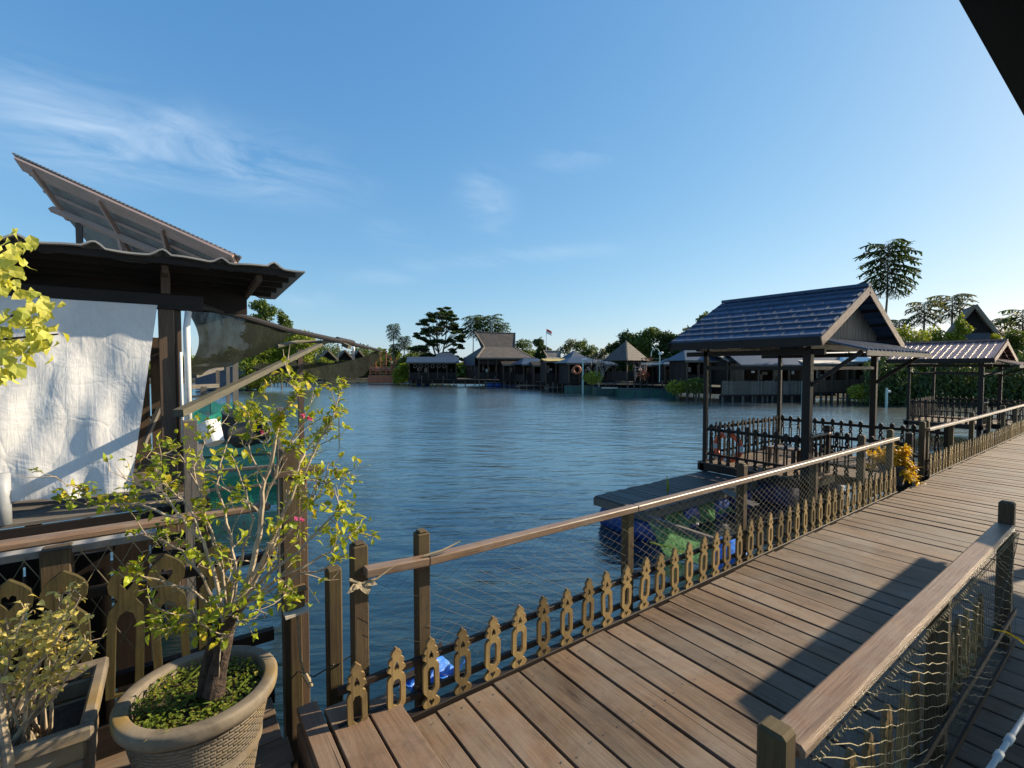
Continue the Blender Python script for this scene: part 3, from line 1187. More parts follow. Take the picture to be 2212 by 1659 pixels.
def pavilion(u0, label, roof, ze, zr, first):
    """u0: near post line; the pavilion spans u0..u0+3.65 and v 4.15..6.35, with a bridge to the boardwalk"""
    u1, v0, v1 = u0 + 3.65, 4.15, 6.35
    root = thing('lake_pavilion', label, 'pavilion', ((u0 + u1) / 2, (v0 + v1) / 2, -.15), 0, 'pavilions standing over the water beside the boardwalk')
    m = MB()
    v = v0 - .1
    while v < v1 + .05:
        m.obox(Vector(((u0 + u1) / 2, v + .09, -.165)), Vector(((u1 - u0) / 2 + .06, 0, 0)), Vector((0, .087, 0)), Vector((0, 0, .015)))
        v += .19
    uu = u0 + 1.0
    while uu < u1 - .06:
        m.obox(Vector((uu + .09, (v0 - .11 + 2.72) / 2, -.165)), Vector((0, (v0 - .11 - 2.72) / 2, 0)), Vector((.087, 0, 0)), Vector((0, 0, .015)))
        uu += .19
    m.build('floor', M['deck'], root)
    m = MB()
    for v in (v0 - .02, v1 + .02):
        m.box((u0 - .1, v - .05, -.36), (u1 + .1, v + .05, -.183), 0)
    for uu in (u0 - .05, u1 + .05):
        m.box((uu - .05, v0 - .13, -.34), (uu + .05, v1 + .13, -.184), 1)
    for uu in (u0 + 1.1, u1 - .1):
        m.box((uu - .05, 2.72, -.36), (uu + .05, v0 - .14, -.184), 1)
    m.build('floor_frame', M['darkwood'], root)
    ptop = {0: ze - .22, 1: ze - .22}
    for (pu, pv, w) in ((u0, v0, .15), (u0, v1, .09), (u1, v0, .12), (u1, v1, .09)):
        m = MB()
        m.box((pu - w / 2, pv - w / 2, -1.9), (pu + w / 2, pv + w / 2, ze - .10), 2)
        m.build('post', M['darkwood'], root, bevel=.006)
    m = MB()
    for v in (v0, v1):
        m.box((u0 - .35, v - .045, ze - .20), (u1 + .35, v + .045, ze - .085), 0)
    for uu in (u0, u1):
        m.box((uu - .045, v0 - .3, ze - .31), (uu + .045, v1 + .5, ze - .203), 1)
        m.box((uu - .03, v0 + .06, ze - .62), (uu + .03, v1 - .05, ze - .54), 1)
    for v in (v0, v1):
        m.box((u0 + .06, v - .03, ze - .615), (u1 - .06, v + .03, ze - .545), 0)
    m.build('beams', M['darkwood'], root)
    # roof
    um = (u0 + u1) / 2
    e0, e1 = u0 - .47, u1 + .47
    g0, g1 = v0 - .38, v1 + .62
    rf = MB()
    nr, nc = 8, 9
    for sgn, ue in ((-1, e0), (1, e1)):
        if roof == 'tile':
            for r_ in range(nr):
                t0, t1 = r_ / nr, (r_ + 1.12) / nr
                pa = Vector((ue + (um - ue) * t0, 0, ze + (zr - ze) * t0 + .062))
                pb = Vector((ue + (um - ue) * min(t1, 1), 0, ze + (zr - ze) * min(t1, 1) + .012))
                q = [(pa.x, g0 - .03, pa.z), (pa.x, g1 + .03, pa.z), (pb.x, g1 + .03, pb.z), (pb.x, g0 - .03, pb.z)]
                rf.slab(q if sgn > 0 else q[::-1], .056)
                for c in range(nc + 1):
                    vv = g0 + (g1 - g0) * (c + (.5 if r_ % 2 else .0)) / nc
                    if vv > g1 + .02:
                        continue
                    rf.bar((pa.x, vv, pa.z + .010), (pb.x, vv, pb.z + .018), .026, .006)
        else:
            k = g0
            while k < g1:
                q = [(ue, k, ze + .02), (ue, min(k + .21, g1), ze + .02), (um, min(k + .21, g1), zr + .02), (um, k, zr + .02)]
                rf.slab(q if sgn > 0 else q[::-1], .006)
                rf.bar((ue, k + .02, ze + .026), (um, k + .02, zr + .026), .05, .032)
                k += .22
    if roof == 'tile':
        rfo = rf.build('roof', M['bluetile'], root, bevel=.006)
    else:
        rfo = rf.build('roof', M['redroof'], root)
    m = MB()
    m.bar((um, g0 - .05, zr + .05), (um, g1 + .05, zr + .05), .16, .07)
    m.build('ridge_cap', M['bluetile' if roof == 'tile' else 'redroof'], rfo)
    for vv in (g0 - .045, g1 + .045):
        for ue in (e0, e1):
            m = MB()
            m.bar((ue - (um - ue) * .02, vv, ze - .085), (um, vv, zr - .06), .022, .17, (0, 0, 1))
            m.build('bargeboard', M['rail' if vv < v0 else 'darkwood'], root)  # near gable gets paler wood for the raking sun on it
    for ue in (e0, e1):
        m = MB()
        m.box((ue - .025, g0 - .03, ze - .16), (ue + .0, g1 + .03, ze + .012), 1)
        m.build('fascia', M['darkwood'], root)
    # gable boarding, set back under the roof
    for vv in (v0 - .02, v1 + .02):
        m = MB()
        n = 22
        for i in range(n):
            a, b = u0 + (u1 - u0) * i / n, u0 + (u1 - u0) * (i + .93) / n
            mid = (a + b) / 2
            top = ze + (zr - ze) * (1 - abs(mid - um) / (um - e0)) - .05
            m.box((a, vv - .01, ze - .08), (b, vv + .01, top), 2)
        m.build('gable_boards', M['greywood'], root)
    m = MB()
    for t in (.15, .4, .65, .9):
        for ue in (e0, e1):
            uu = ue + (um - ue) * t
            m.box((uu - .025, g0 - .02, ze + (zr - ze) * t - .07), (uu + .025, g1 + .02, ze + (zr - ze) * t - .022), 1)
    m.build('roof_battens', M['darkwood'], root)
    # lean-to strip of roof on the boardwalk side
    lt = MB()
    la, lb = v0 - .04, v0 - 1.02
    zl0, zl1 = ze + .03, ze - .25
    k = u0 - .15
    while k < u1 + .1:
        lt.slab([(k, la, zl0), (k, lb, zl1), (k + .21, lb, zl1), (k + .21, la, zl0)], .008)
        lt.bar((k + .02, la, zl0 + .008), (k + .02, lb - .02, zl1 + .008), .05, .035)
        k += .22
    lo = lt.build('lean_to_roof', M['bluetile' if roof == 'tile' else 'redroof'], root)
    m = MB()
    m.box((u0 - .17, lb - .012, zl1 - .10), (u1 + .17, lb + .012, zl1 - .004), 0)
    m.build('fascia', M['greywood'], root)
    for uu in (u0, u1):
        m = MB()
        m.bar((uu, v0 - .03, 1.72), (uu, lb + .12, zl1 - .02), .05, .07)
        m.build('brace', M['darkwood'], root)
    # railings of the pavilion and its bridge
    m = MB()
    for v_, a, b in ((v1, u0, u1), (v0, u0, u0 + 1.0)):
        m.box((a + .06, v_ - .02, .60), (b - .06, v_ + .02, .67), 0)
        m.box((a + .06, v_ - .02, .02), (b - .06, v_ + .02, .07), 0)
    for uu, a, b in ((u0, v0, v1), (u1, 2.72, v1), (u0 + 1.0, 2.72, v0)):
        m.box((uu - .02, a + .06, .60), (uu + .02, b - .06, .67), 1)
        m.box((uu - .02, a + .06, .02), (uu + .02, b - .06, .07), 1)
    m.build('rails', M['darkwood'], root)
    m = MB()
    m.box((u0 + .02, v0 - .09, .69), (u0 + .95, v0 + .07, .725), 0)
    m.build('rail_board', M['rail'], root, bevel=.004)
    for (uu, vv) in ((u0 + 1.0, v0), (u1, 2.78), (u0 + 1.0, 2.78)):
        m = MB()
        m.box((uu - .05, vv - .05, -1.9), (uu + .05, vv + .05, .86), 2)
        m.build('rail_post', M['darkwood'], root, bevel=.006)
    px = GB if first else GB.copy()
    py = GBY if first else GBY.copy()
    if not first:
        COL.objects.link(px)
        COL.objects.link(py)
    sp = .205
    fretted(root, px, [(u0 + .16 + i * sp, v1 - .035, -.148) for i in range(17)] + [(u0 + .16 + i * sp, v0 - .035, -.148) for i in range(4)])
    fretted(root, py, [(u0 - .035, v0 + .17 + i * sp, -.148) for i in range(10)] + [(u1 - .035, 2.95 + i * sp, -.148) for i in range(17)] +
            [(u0 + .965, 2.95 + i * sp, -.148) for i in range(6)])
    return root


GU = 10.25
pavilion(GU, 'dark wooden pavilion with blue tiled roof and lifebuoy hanging inside its railing', 'tile', 2.66, 3.80, True)
pavilion(25.4, 'farther pavilion with ribbed reddish metal roof at the right', 'ribbed', 2.42, 3.15, False)

# lifebuoy hung on the inside of the near railing
c = at(1573, 965, 1)
c = on_u(1572, 966, GU + .10)
root = thing('lifebuoy', 'orange and white lifebuoy hung behind the pavilion railing', 'lifebuoy', c)


def torus(mb, c, R0, r, a0, a1, ex, ey, n=24, k=8):
    ex, ey = Vector(ex), Vector(ey)
    nz = ex.cross(ey).normalized()
    def f(s, t):
        a = a0 + (a1 - a0) * s
        b = 2 * PI * t
        d = ex * math.cos(a) + ey * math.sin(a)
        return Vector(c) + d * (R0 + r * math.cos(b)) + nz * (r * math.sin(b))
    mb.grid(f, n, k)


m = MB()
for q in range(4):
    torus(m, c, .30, .058, q * PI / 2 + .22, (q + 1) * PI / 2 - .22, (0, 1, 0), (0, 0, 1))
m.build('ring_body', M['ring'], root, smooth=True)
m = MB()
for q in range(4):
    torus(m, c, .30, .061, q * PI / 2 - .22, q * PI / 2 + .22, (0, 1, 0), (0, 0, 1), 8)
m.build('white_bands', M['white'], root, smooth=True)

# low stool on the pavilion floor
root = thing('stool', 'small wooden stool with a pale top on the pavilion floor', 'stool', (GU + .9, 4.95, -.15))
m = MB()
m.box((GU + .68, 4.65, .26), (GU + 1.12, 5.25, .30), 1)
m.build('seat', M['rail'], root, bevel=.005)
for du in (.72, 1.08):
    for dv in (4.70, 5.20):
        m = MB()
        m.box((GU + du - .03, dv - .03, -.15), (GU + du + .03, dv + .03, .258), 2)
        m.build('leg', M['brownwood'], root)

# potted golden plant at the gate of the bridge
def leaf_shape(mb, p, d, nrm, L, W, fold=.25, curl=.2):
    """a pointed leaf of five faces, folded along its midrib"""
    d = Vector(d).normalized()
    nrm = Vector(nrm)
    s = d.cross(nrm)
    if s.length < 1e-4:
        s = d.orthogonal()
    s.normalize()
    n = s.cross(d).normalized()
    p = Vector(p)
    mid = [p, p + d * L * .35 + n * L * .04, p + d * L * .7 + n * L * .01 * (1 - curl * 6), p + d * L - n * L * curl]
    a = [mid[1] + s * W * .5 + n * W * fold, mid[2] + s * W * .36 + n * W * fold * .6 - n * L * curl * .3]
    b = [mid[1] - s * W * .5 + n * W * fold, mid[2] - s * W * .36 + n * W * fold * .6 - n * L * curl * .3]
    vs = mid + a + b
    mb.add(vs, [(0, 1, 4), (1, 2, 5, 4), (2, 3, 5), (0, 6, 1), (1, 6, 7, 2), (2, 7, 3)])


def rnd_dir(r):
    z = r.uniform(-1, 1)
    a = r.uniform(0, 2 * PI)
    s = math.sqrt(1 - z * z)
    return Vector((s * math.cos(a), s * math.sin(a), z))


pc = Vector((10.62, 2.86, 0))
root = thing('plant_pot', 'black plastic pot holding the golden plant beside the boardwalk gate', 'pot', (pc.x, pc.y, -.03))
m = MB()
m.lathe([(.0, -.03), (.15, -.03), (.21, .30), (.225, .30), (.225, .33), (.195, .33), (.19, .27), (0, .27)], pc, 20)
m.build('pot_body', M['darkdrum'], root, smooth=False)
root = thing('golden_plant', 'golden leaved bushy plant in a black pot at the boardwalk gate', 'plant', (pc.x, pc.y, .25))
r2 = random.Random(3)
st, lf = MB(), MB()
for i in range(26):
    d = (rnd_dir(r2) + Vector((0, 0, .9))).normalized()
    L = r2.uniform(.25, .46)
    e = pc + Vector((0, 0, .28)) + Vector((d.x * .95, d.y * .95, d.z)) * L
    st.tube([pc + Vector((0, 0, .26)), pc + Vector((0, 0, .28)) + d * L * .5, e], [.007, .005, .003], 4)
    for k in range(34):
        q = (pc + Vector((0, 0, .3))).lerp(e, r2.uniform(.45, 1.05))
        dd = (d * .6 + rnd_dir(r2)).normalized()
        leaf_shape(lf, q, dd, (0, 0, 1), r2.uniform(.08, .13), r2.uniform(.035, .05))
st.build('stems', M['trunk'], root)
lf.build('foliage', M['leaf_gold'], root)

# ------------------------------------------------------------ floating things between boardwalk and pavilion
M['platform'] = wood('platform_wood', (.03, .03, .03), (.085, .08, .075), (.04, .04, .045), .6, 12, .3, .4)
root = thing('floating_platform', 'low floating wooden platform on blue drums in front of the pavilion', 'floating platform', (8.4, 5.7, WZ))
m = MB()
u = 6.5
while u < 10.15:
    w = rng.uniform(.13, .16)
    m.obox(Vector((u + w / 2, 5.7, -.37 + rng.uniform(-.004, .004))), Vector((0, .62 + rng.uniform(-.02, .02), 0)), Vector((w / 2, 0, 0)), Vector((0, 0, .015)))
    u += w + .012
m.build('deck_boards', M['platform'], root)
m = MB()
for v in (5.13, 6.27):
    m.box((6.52, v - .04, -.52), (10.2, v + .04, -.386), 0)
m.box((6.48, 5.08, -.53), (6.519, 6.32, -.386), 1)
m.box((10.17, 5.2, -.52), (10.21, 6.2, -.386), 1)
m.build('frame', M['greywood'], root)


def drum_mb(c, axis, L=.88, r=.29):
    m = MB()
    a = Vector(axis).normalized()
    q = Vector((0, 0, 1)).rotation_difference(a).to_matrix()
    prof = [(0, -L / 2), (r * .9, -L / 2), (r, -L / 2 + .04), (r, -L * .18), (r * 1.04, -L * .16), (r, -L * .14), (r, L * .14), (r * 1.04, L * .16), (r, L * .18), (r, L / 2 - .04), (r * .9, L / 2), (0, L / 2)]
    m.lathe(prof, c, 18, q)
    return m


for uu in (6.82, 7.9, 8.95, 9.85):
    drum_mb((uu, 5.7, -.77), (0, 1, 0), 1.15, .27).build('float_drum', M['bluedrum'], root, smooth=True)
for i, (p, ax, lab) in enumerate((((10.95, 5.1, -.70), (0, 1, .03), 'blue drum floating under the near edge of the pavilion floor'),
                                  ((12.1, 5.0, -.70), (1, .1, 0), 'blue drum floating under the bridge end of the pavilion'),
                                  ((13.3, 5.0, -.70), (0, 1, 0), 'blue drum under the far side of the pavilion'),
                                  ((12.2, 5.9, -.70), (0, 1, 0), 'blue drum under the outer side of the pavilion floor'))):
    tag(drum_mb(p, ax).build('float_drum', M['bluedrum'], smooth=True), lab, 'drum', 'blue drums floating under the pavilion')

# fish cage beside the platform: pipes, green netting hung over them
root = thing('fish_cage', 'fish cage with green netting heaped between the boardwalk and the floating platform', 'fish cage', (7.2, 4.2, WZ))
m = MB()
a, b = on_z(1380, 1112, -.45), on_z(1552, 1170, -.45)
m.bar(a, b, .07, .08)
c1, c2 = on_z(1430, 1085, -.45), on_z(1610, 1120, -.45)
m.bar(a, on_z(1460, 1062, -.45), .07, .08)
m.build('frame_beam', M['greywood'], root)
g = MB()
r3 = random.Random(11)
top = [on_z(x, y, -.36) for x, y in ((1430, 1092), (1460, 1078), (1500, 1066), (1530, 1058), (1562, 1050))]


def drape(pts, z1, seed, depth=.3, nu=34, nv=14):
    rr = random.Random(seed)
    ph = [rr.uniform(0, 6.28) for _ in range(6)]
    def f(s, t):
        k = s * (len(pts) - 1)
        i = min(int(k), len(pts) - 2)
        p = pts[i].lerp(pts[i + 1], k - i)
        fold = math.sin(s * 31 + ph[0]) * .5 + math.sin(s * 53 + ph[1] + t * 2) * .3 + math.sin(s * 17 + t * 5 + ph[2]) * .5
        out = depth * (.25 * t + .35 * t * t) + .055 * fold * (.3 + t)
        z = p.z + (z1 - p.z) * (t + .10 * math.sin(s * 11 + ph[3]) * t)
        return Vector((p.x + .035 * fold * t, p.y - out, z + .02 * math.sin(s * 40 + ph[4])))
    g.grid(f, nu, nv)


drape(top, -.85, 1, .35)
g.build('green_netting', M['greensheet'], root)
g = MB()
drape([on_z(x, y, -.48) for x, y in ((1402, 1128), (1440, 1140), (1490, 1157), (1545, 1172))], -.9, 2, .65, 30, 12)
g.build('green_netting', M['greensheet'], root)
m = MB()
pts = [on_z(x, y, -.70) for x, y in ((1405, 1171), (1425, 1177), (1445, 1180), (1462, 1188), (1490, 1199))]
m.tube(pts, .014, 5)
m.build('yellow_rope', M['yellow'], root)
m = MB()
for k in range(16):
    p = on_z(1560 + k * 4.4, 1056 + k * 2.2 + (k % 3), -.34)
    d = Vector((rng.uniform(-.3, .3), -1, rng.uniform(-.1, .25)))
    m.obox(p, d.normalized() * .09, Vector((.05, 0, .01)), Vector((0, 0, .006)))
m.build('offcut_slats', M['greywood'], root)
tag(drum_mb(on_z(1580, 1214, -.70), (.8, .5, .05), .8, .25).build('float_drum', M['bluesheet'], smooth=True),
    'bright blue drum floating beneath the middle of the near railing', 'drum', 'drums floating under the near railing')
m = MB()
p0 = on_z(930, 1452, -.55)
root = thing('blue_float', 'crumpled bright blue sheet and broken board floating behind the first fretwork boards', 'float', p0)


def crumple(s, t):
    x, y = (s - .5) * .52, (t - .5) * .34
    return p0 + Vector((x + .02 * math.sin(t * 9), y, .05 * math.sin(s * 7 + t * 4) + .035 * math.sin(s * 15 - t * 11) + .06 * math.cos(t * 5) - .03))


m.grid(crumple, 16, 12)
m.build('blue_sheet', M['bluesheet'], root)
m = MB()
m.bar(p0 + Vector((-.34, .1, -.04)), p0 + Vector((.02, -.05, .09)), .08, .025)
m.bar(p0 + Vector((-.1, .28, -.05)), p0 + Vector((.22, .2, .07)), .07, .02)
m.build('broken_board', M['brownwood'], root)
m = MB()
q0 = on_z(1440, 1072, -.36)
leaf_shape(m, q0, (0.02, 0, 1), (0, -1, 0), .42, .075, .2, .02)
leaf_shape(m, q0, (0.2, .1, 1), (0, -1, 0), .22, .05, .2, .05)
tag(m.build('water_leaf', M['leaf_weed']), 'single upright green leaf blade at the edge of the floating platform', 'plant')
r2 = random.Random(21)
lf = MB()
for k in range(60):
    p = on_z(1345 + r2.uniform(-12, 14), 1130 + r2.uniform(-3, 10), WZ + .03)

# ------------------------------------------------------------ terrace fence at the left
FV = 3.33
M['mossy'] = wood('mossy_wood', (.026, .020, .008), (.098, .078, .028), (.018, .022, .009), .8, 12, .14, .75, .4, 4.5)  # mossy wood, its whole colour darkened further for a shaded look
root = thing('terrace_fence', 'mossy terrace fence with big arched fretwork pickets behind the pots', 'fence', (-.6, FV, 0))
m = MB()
m.box((-2.6, FV + .00, .33), (.50, FV + .05, .40), 0)
m.box((-2.6, FV + .00, .86), (.50, FV + .05, .91), 0)
m.box((-2.6, FV + .02, -.1), (.50, FV + .06, .12), 0)
m.build('fence_rail', M['darkwood'], root)
m = MB()
m.box((-2.6, FV - .03, 1.19), (.49, FV + .06, 1.235), 0)
m.build('top_rail', M['rail'], root, bevel=.012)
m = MB()  # dark backdrop added to deepen the gloom behind the pickets
for i in range(13):
    a = -2.6 + i * .19
    m.box((a, FV + .42, -.5), (a + .175, FV + .45, 1.08 - .05 * (i % 3)), 2)
m.build('dark_backdrop', M['darkwood'], root)
m = MB()
m.box((-2.6, FV + .09, 1.10), (-.1, FV + .36, 1.135), 0)
m.build('tin_ledge', M['corr'], root)
PPROF = [(0, .085), (.60, .085), (.66, .078), (.70, .055), (.73, .040), (.76, .055), (.80, .082), (.86, .088), (.91, .075), (.95, .050), (.98, .022), (1, .004)]
PHOLES = [[(-.045, .02), (.045, .02), (.045, .56), (.030, .62), (0, .645), (-.030, .62), (-.045, .56)],
          [(0, .80), (.030, .85), (.026, .89), (.010, .90), (0, .875), (-.010, .90), (-.026, .89), (-.030, .85)]]
f = fret(PPROF, PHOLES, .74, 1.0, .03, (1, 0, 0)).build('picket', M['mossy'])
fretted(root, f, [(-2.4 + .215 * i, FV - .03, .30) for i in range(13)])
for (pu, zt, w, v) in ((.60, 1.57, .105, 3.30), (-.85, 1.14, .09, FV + .1), (-.52, 1.14, .12, FV + .1), (.13, 1.3, .08, FV + .1)):
    m = MB()
    m.box((pu - w / 2, v - w / 2, -1.9), (pu + w / 2, v + w / 2, zt), 2)
    m.build('post', M['post'], root, bevel=.006)
m = MB()
m.box((.50, 3.235, 1.40), (.80, 3.355, 1.44), 0)
m.box((.64, 3.36, -.5), (.72, 3.44, 1.5), 2)
m.build('cross_piece', M['brownwood'], root, bevel=.004)
m = MB()
m.box((.545, 3.19, .56), (.66, 3.245, .66), 2)
m.bar((.53, 3.205, .675), (.67, 3.205, .685), .09, .014)
m.build('wooden_block', M['picket'], root, bevel=.004)
m = MB()
m.bar((.535, 3.18, .545), (.675, 3.18, .555), .09, .018)
m.build('block_ledge', M['cream'], root)
m = MB()
m.tube([(.61, 3.18, .54), (.615, 3.17, .40), (.62, 3.16, .25), (.64, 3.14, .14), (.66, 3.12, .12)], .006, 5)
m.tube([(.64, 3.13, .16), (.67, 3.10, .08)], [.02, .014], 6)
m.build('hanging_rope', M['rope'], root)
m = MB()
for k in range(26):
    a = -2.3 + k * .11
    m.tube([(a, FV + .08, .45), (a + .35, FV + .09, 1.12)], .0025, 3, cap=False)
    m.tube([(a + .35, FV + .085, .45), (a, FV + .08, 1.12)], .0025, 3, cap=False)
m.build('fence_net', M['cord'], root)
root = thing('mooring_post', 'short dark square post standing in the water left of the steps', 'post', (.86, 3.2, WZ))
m = MB()
m.box((.775, 3.08, -1.9), (.865, 3.17, .80), 2)
m.build('post_timber', M['post'], root, bevel=.010)
m = MB()
m.tube([(.86, 3.065, .20), (.905, 3.06, .21), (.95, 2.95, .35), (.90, 2.75, .80)], .005, 4)
m.tube([(.80, 3.07, .19), (.70, 3.16, .10), (.62, 3.25, .12)], .005, 4)
m.build('tie_rope', M['darkcord'], root)

# hanging cord and twig knot on the first rail post
a = Vector((.765, 2.59, .93))
m = MB()
m.tube([a, a + Vector((.06, -.02, -.03)), a + Vector((.14, -.03, -.02)), a + Vector((.26, -.03, .035))], [.010, .009, .007, .003], 6)
for k in range(5):
    leaf_shape(m, a + Vector((.03 + .015 * k, -.03, -.02)), (rng.uniform(-1, 1), -.3, rng.uniform(-1, .3)), (0, -1, .4), .07, .035)
tag(m.build('cloth_tie', M['rope']), 'frayed pale cloth knotted round the very first railing post', 'rope')
m = MB()
m.tube([a + Vector((.44, -.01, .03)), a + Vector((.55, -.03, .045)), a + Vector((.68, -.03, .075))], [.009, .008, .003], 6)
tag(m.build('cloth_tie', M['rope']), 'thin pale cloth strip tied under the handrail at the second railing post', 'rope')

# ------------------------------------------------------------ big clay pot with the bougainvillea
PC = Vector((.075, 2.62, 0))
root = thing('clay_pot', 'large round weathered clay pot with woven basket relief', 'pot', PC)
m = MB()
prof = []
nz = 46
for i in range(nz + 1):
    t = i / nz
    z = .515 * t
    r = .200 + .092 * t - .006 * math.sin(t * PI)
    prof.append((r, z))
n = 96
vs, fs, uvs = [], [], []
for i, (r, z) in enumerate(prof):
    for k in range(n):
        a = 2 * PI * k / n
        weave = 0
        vs.append(PC + Vector(((r + weave) * math.cos(a), (r + weave) * math.sin(a), z)))
for i in range(nz):
    for k in range(n):
        k2 = (k + 1) % n
        fs.append((i * n + k, i * n + k2, (i + 1) * n + k2, (i + 1) * n + k))
m.add(vs, fs, [[(((k % n) if not (q in (1, 2) and (k % n) == 0) else n) / n * 1.75, PC.z + vs[k].z) for q, k in enumerate(f)] for f in fs])
m.build('pot_body', M['weave'], root, smooth=True)
m = MB()
m.lathe([(.285, .528), (.312, .532), (.322, .545), (.326, .560), (.327, .590), (.322, .599), (.312, .602), (.275, .602), (.266, .596), (.262, .45), (.255, .30)], PC, 72)
m.build('pot_rim', M['clay'], root, smooth=True)
m = MB()


def soilf(s, t):
    a, r = 2 * PI * s, .262 * t
    return PC + Vector((r * math.cos(a), r * math.sin(a), .515 + .035 * (1 - t) + .012 * math.sin(a * 5 + t * 9)))


m.grid(soilf, 40, 10)
m.build('soil', M['soil'], root)
r2 = random.Random(5)
lf = MB()
for k in range(1500):
    a, r = r2.uniform(0, 2 * PI), .255 * math.sqrt(r2.random())
    p = PC + Vector((r * math.cos(a), r * math.sin(a), .535 + r2.uniform(0, .05)))
    d = rnd_dir(r2)
    d.z = abs(d.z) * .5
    leaf_shape(lf, p, d, (0, 0, 1), r2.uniform(.012, .026), r2.uniform(.010, .018), .15, .1)
for k in range(34):
    a, r = r2.uniform(0, 2 * PI), .25 * math.sqrt(r2.random())
    p = PC + Vector((r * math.cos(a), r * math.sin(a), .54))
    d = rnd_dir(r2)
    d.z = abs(d.z) + .5
    leaf_shape(lf, p, d, (0, 0, 1), r2.uniform(.06, .15), .007, .1, .3)
tag(lf.build('ground_cover', M['leaf_weed']), 'low green weeds covering the soil in the clay pot', 'weeds', None, 'stuff')

root = thing('bougainvillea', 'sprawling bougainvillea with pale thorny branches and yellow green leaves in the clay pot', 'bush', (PC.x + .02, PC.y + .01, .53))
r2 = random.Random(42)
D0 = (PC - Vector((0, 0, 0))).dot(Vector((FWD.x, FWD.y, 0)).normalized())
tr, br, lf, fl = MB(), MB(), MB(), MB()


def P(x, y, dd=0.0):
    return at(x, y, D0 + dd)


trunk = [P(462, 1500), P(470, 1450, .01), P(482, 1400, .0), P(492, 1355, .02), P(500, 1320, .03)]
tr.tube(trunk, [.046, .038, .034, .032, .024], 14)
tr.tube([P(440, 1500, .03), P(447, 1440, .03), P(462, 1380, .03), P(480, 1340, .02)], [.032, .026, .024, .020], 10)
tr.tube([P(470, 1400, .0), P(500, 1340, -.04), P(530, 1300, -.06)], [.026, .020, .016], 8)
tr.build('trunk', M['trunk'], root)
# main branches: image-plane sketches carried to real depths around the trunk (each wanders in depth)
BR = [
    ([(490, 1350), (530, 1270), (556, 1180), (563, 1110), (572, 1040), (592, 970), (600, 900), (640, 860), (648, 835)], 0, -.25, .016),
    ([(500, 1330), (560, 1230), (600, 1140), (640, 1050), (668, 1000), (690, 950), (720, 900), (738, 825)], .02, .12, .012),
    ([(505, 1330), (585, 1200), (618, 1090), (640, 1020), (660, 970), (700, 925), (735, 880)], .0, .30, .010),
    ([(510, 1310), (580, 1240), (650, 1190), (710, 1120), (750, 1090)], -.05, -.20, .010),
    ([(515, 1310), (600, 1250), (680, 1210), (730, 1180), (772, 1140)], -.05, .15, .009),
    ([(510, 1320), (590, 1270), (650, 1240), (700, 1230), (745, 1200)], -.08, -.05, .008),
    ([(520, 1300), (570, 1210), (640, 1130), (680, 1075), (690, 1015)], .0, .25, .008),
    ([(485, 1340), (470, 1260), (440, 1170), (390, 1120), (300, 1092), (230, 1088), (190, 1088), (178, 1050)], -.02, -.15, .011),
    ([(480, 1330), (440, 1250), (390, 1190), (330, 1160), (280, 1150)], .0, .15, .008),
    ([(488, 1330), (480, 1240), (455, 1150), (430, 1060), (400, 1000), (365, 960)], .02, .20, .009),
    ([(495, 1320), (510, 1220), (490, 1130), (470, 1050), (480, 980), (505, 920), (520, 890)], .03, .25, .010),
    ([(500, 1320), (520, 1210), (545, 1120), (520, 1040), (500, 985)], .0, .05, .008),
    ([(470, 1330), (420, 1280), (360, 1255), (310, 1245), (292, 1238)], -.05, -.18, .008),
    ([(560, 1110), (590, 1040), (610, 990), (640, 930), (680, 890)], -.1, -.05, .007),
    ([(572, 1040), (540, 980), (540, 930), (560, 895)], -.12, -.25, .006),
    ([(440, 1170), (400, 1080), (345, 1040), (330, 1000)], -.06, .0, .006),
    ([(390, 1120), (360, 1070), (310, 1060), (270, 1080)], -.08, -.1, .006),
    ([(640, 1130), (700, 1050), (712, 1000), (735, 1020)], .12, .2, .005),
    ([(600, 1250), (625, 1270), (640, 1290)], -.06, -.1, .005),
    ([(500, 1330), (450, 1320), (400, 1330), (380, 1345)], -.05, -.15, .006),
    ([(505, 1330), (520, 1340), (500, 1370), (470, 1380)], -.08, -.15, .006),
    ([(563, 1110), (530, 1080), (440, 1030)], .0, -.1, .006),
    ([(430, 1060), (420, 1010), (440, 960), (450, 930)], .15, .25, .006),
]


def leaf_cluster(p, d, n, spread, size):
    for k in range(n):
        dd = (Vector(d) * .7 + rnd_dir(r2) * .9 + Vector((0, 0, .15))).normalized()
        q = p + rnd_dir(r2) * spread * r2.random() - Vector(d) * r2.uniform(0, spread * 1.5)
        L = size * r2.uniform(.6, 1.25)
        leaf_shape(lf, q, dd, (Vector((0, 0, 1)) + rnd_dir(r2) * .5), L, L * r2.uniform(.48, .62), .18, r2.uniform(.05, .3))


def twig(p, d, L, rad, depth):
    pts = [p]
    q = p.copy()
    dd = d.normalized()
    ns = 5
    for k in range(ns):
        dd = (dd + rnd_dir(r2) * .24 + Vector((0, 0, .05))).normalized()
        q = q + dd * (L / ns)
        pts.append(q.copy())
        if depth > 0 and r2.random() < .42:
            twig(q, (dd + rnd_dir(r2) * .9), L * r2.uniform(.4, .7), rad * .65, depth - 1)
        if r2.random() < .10:
            leaf_cluster(q, dd, r2.randint(1, 2), .02, .040)
    br.tube(pts, [rad * (1 - .14 * k) for k in range(ns + 1)], 4)
    if r2.random() < .50:
        leaf_cluster(q, dd, r2.randint(2, 5), .026, .036)
    if r2.random() < .10:
        leaf_cluster(q, dd, 8, .04, .046)


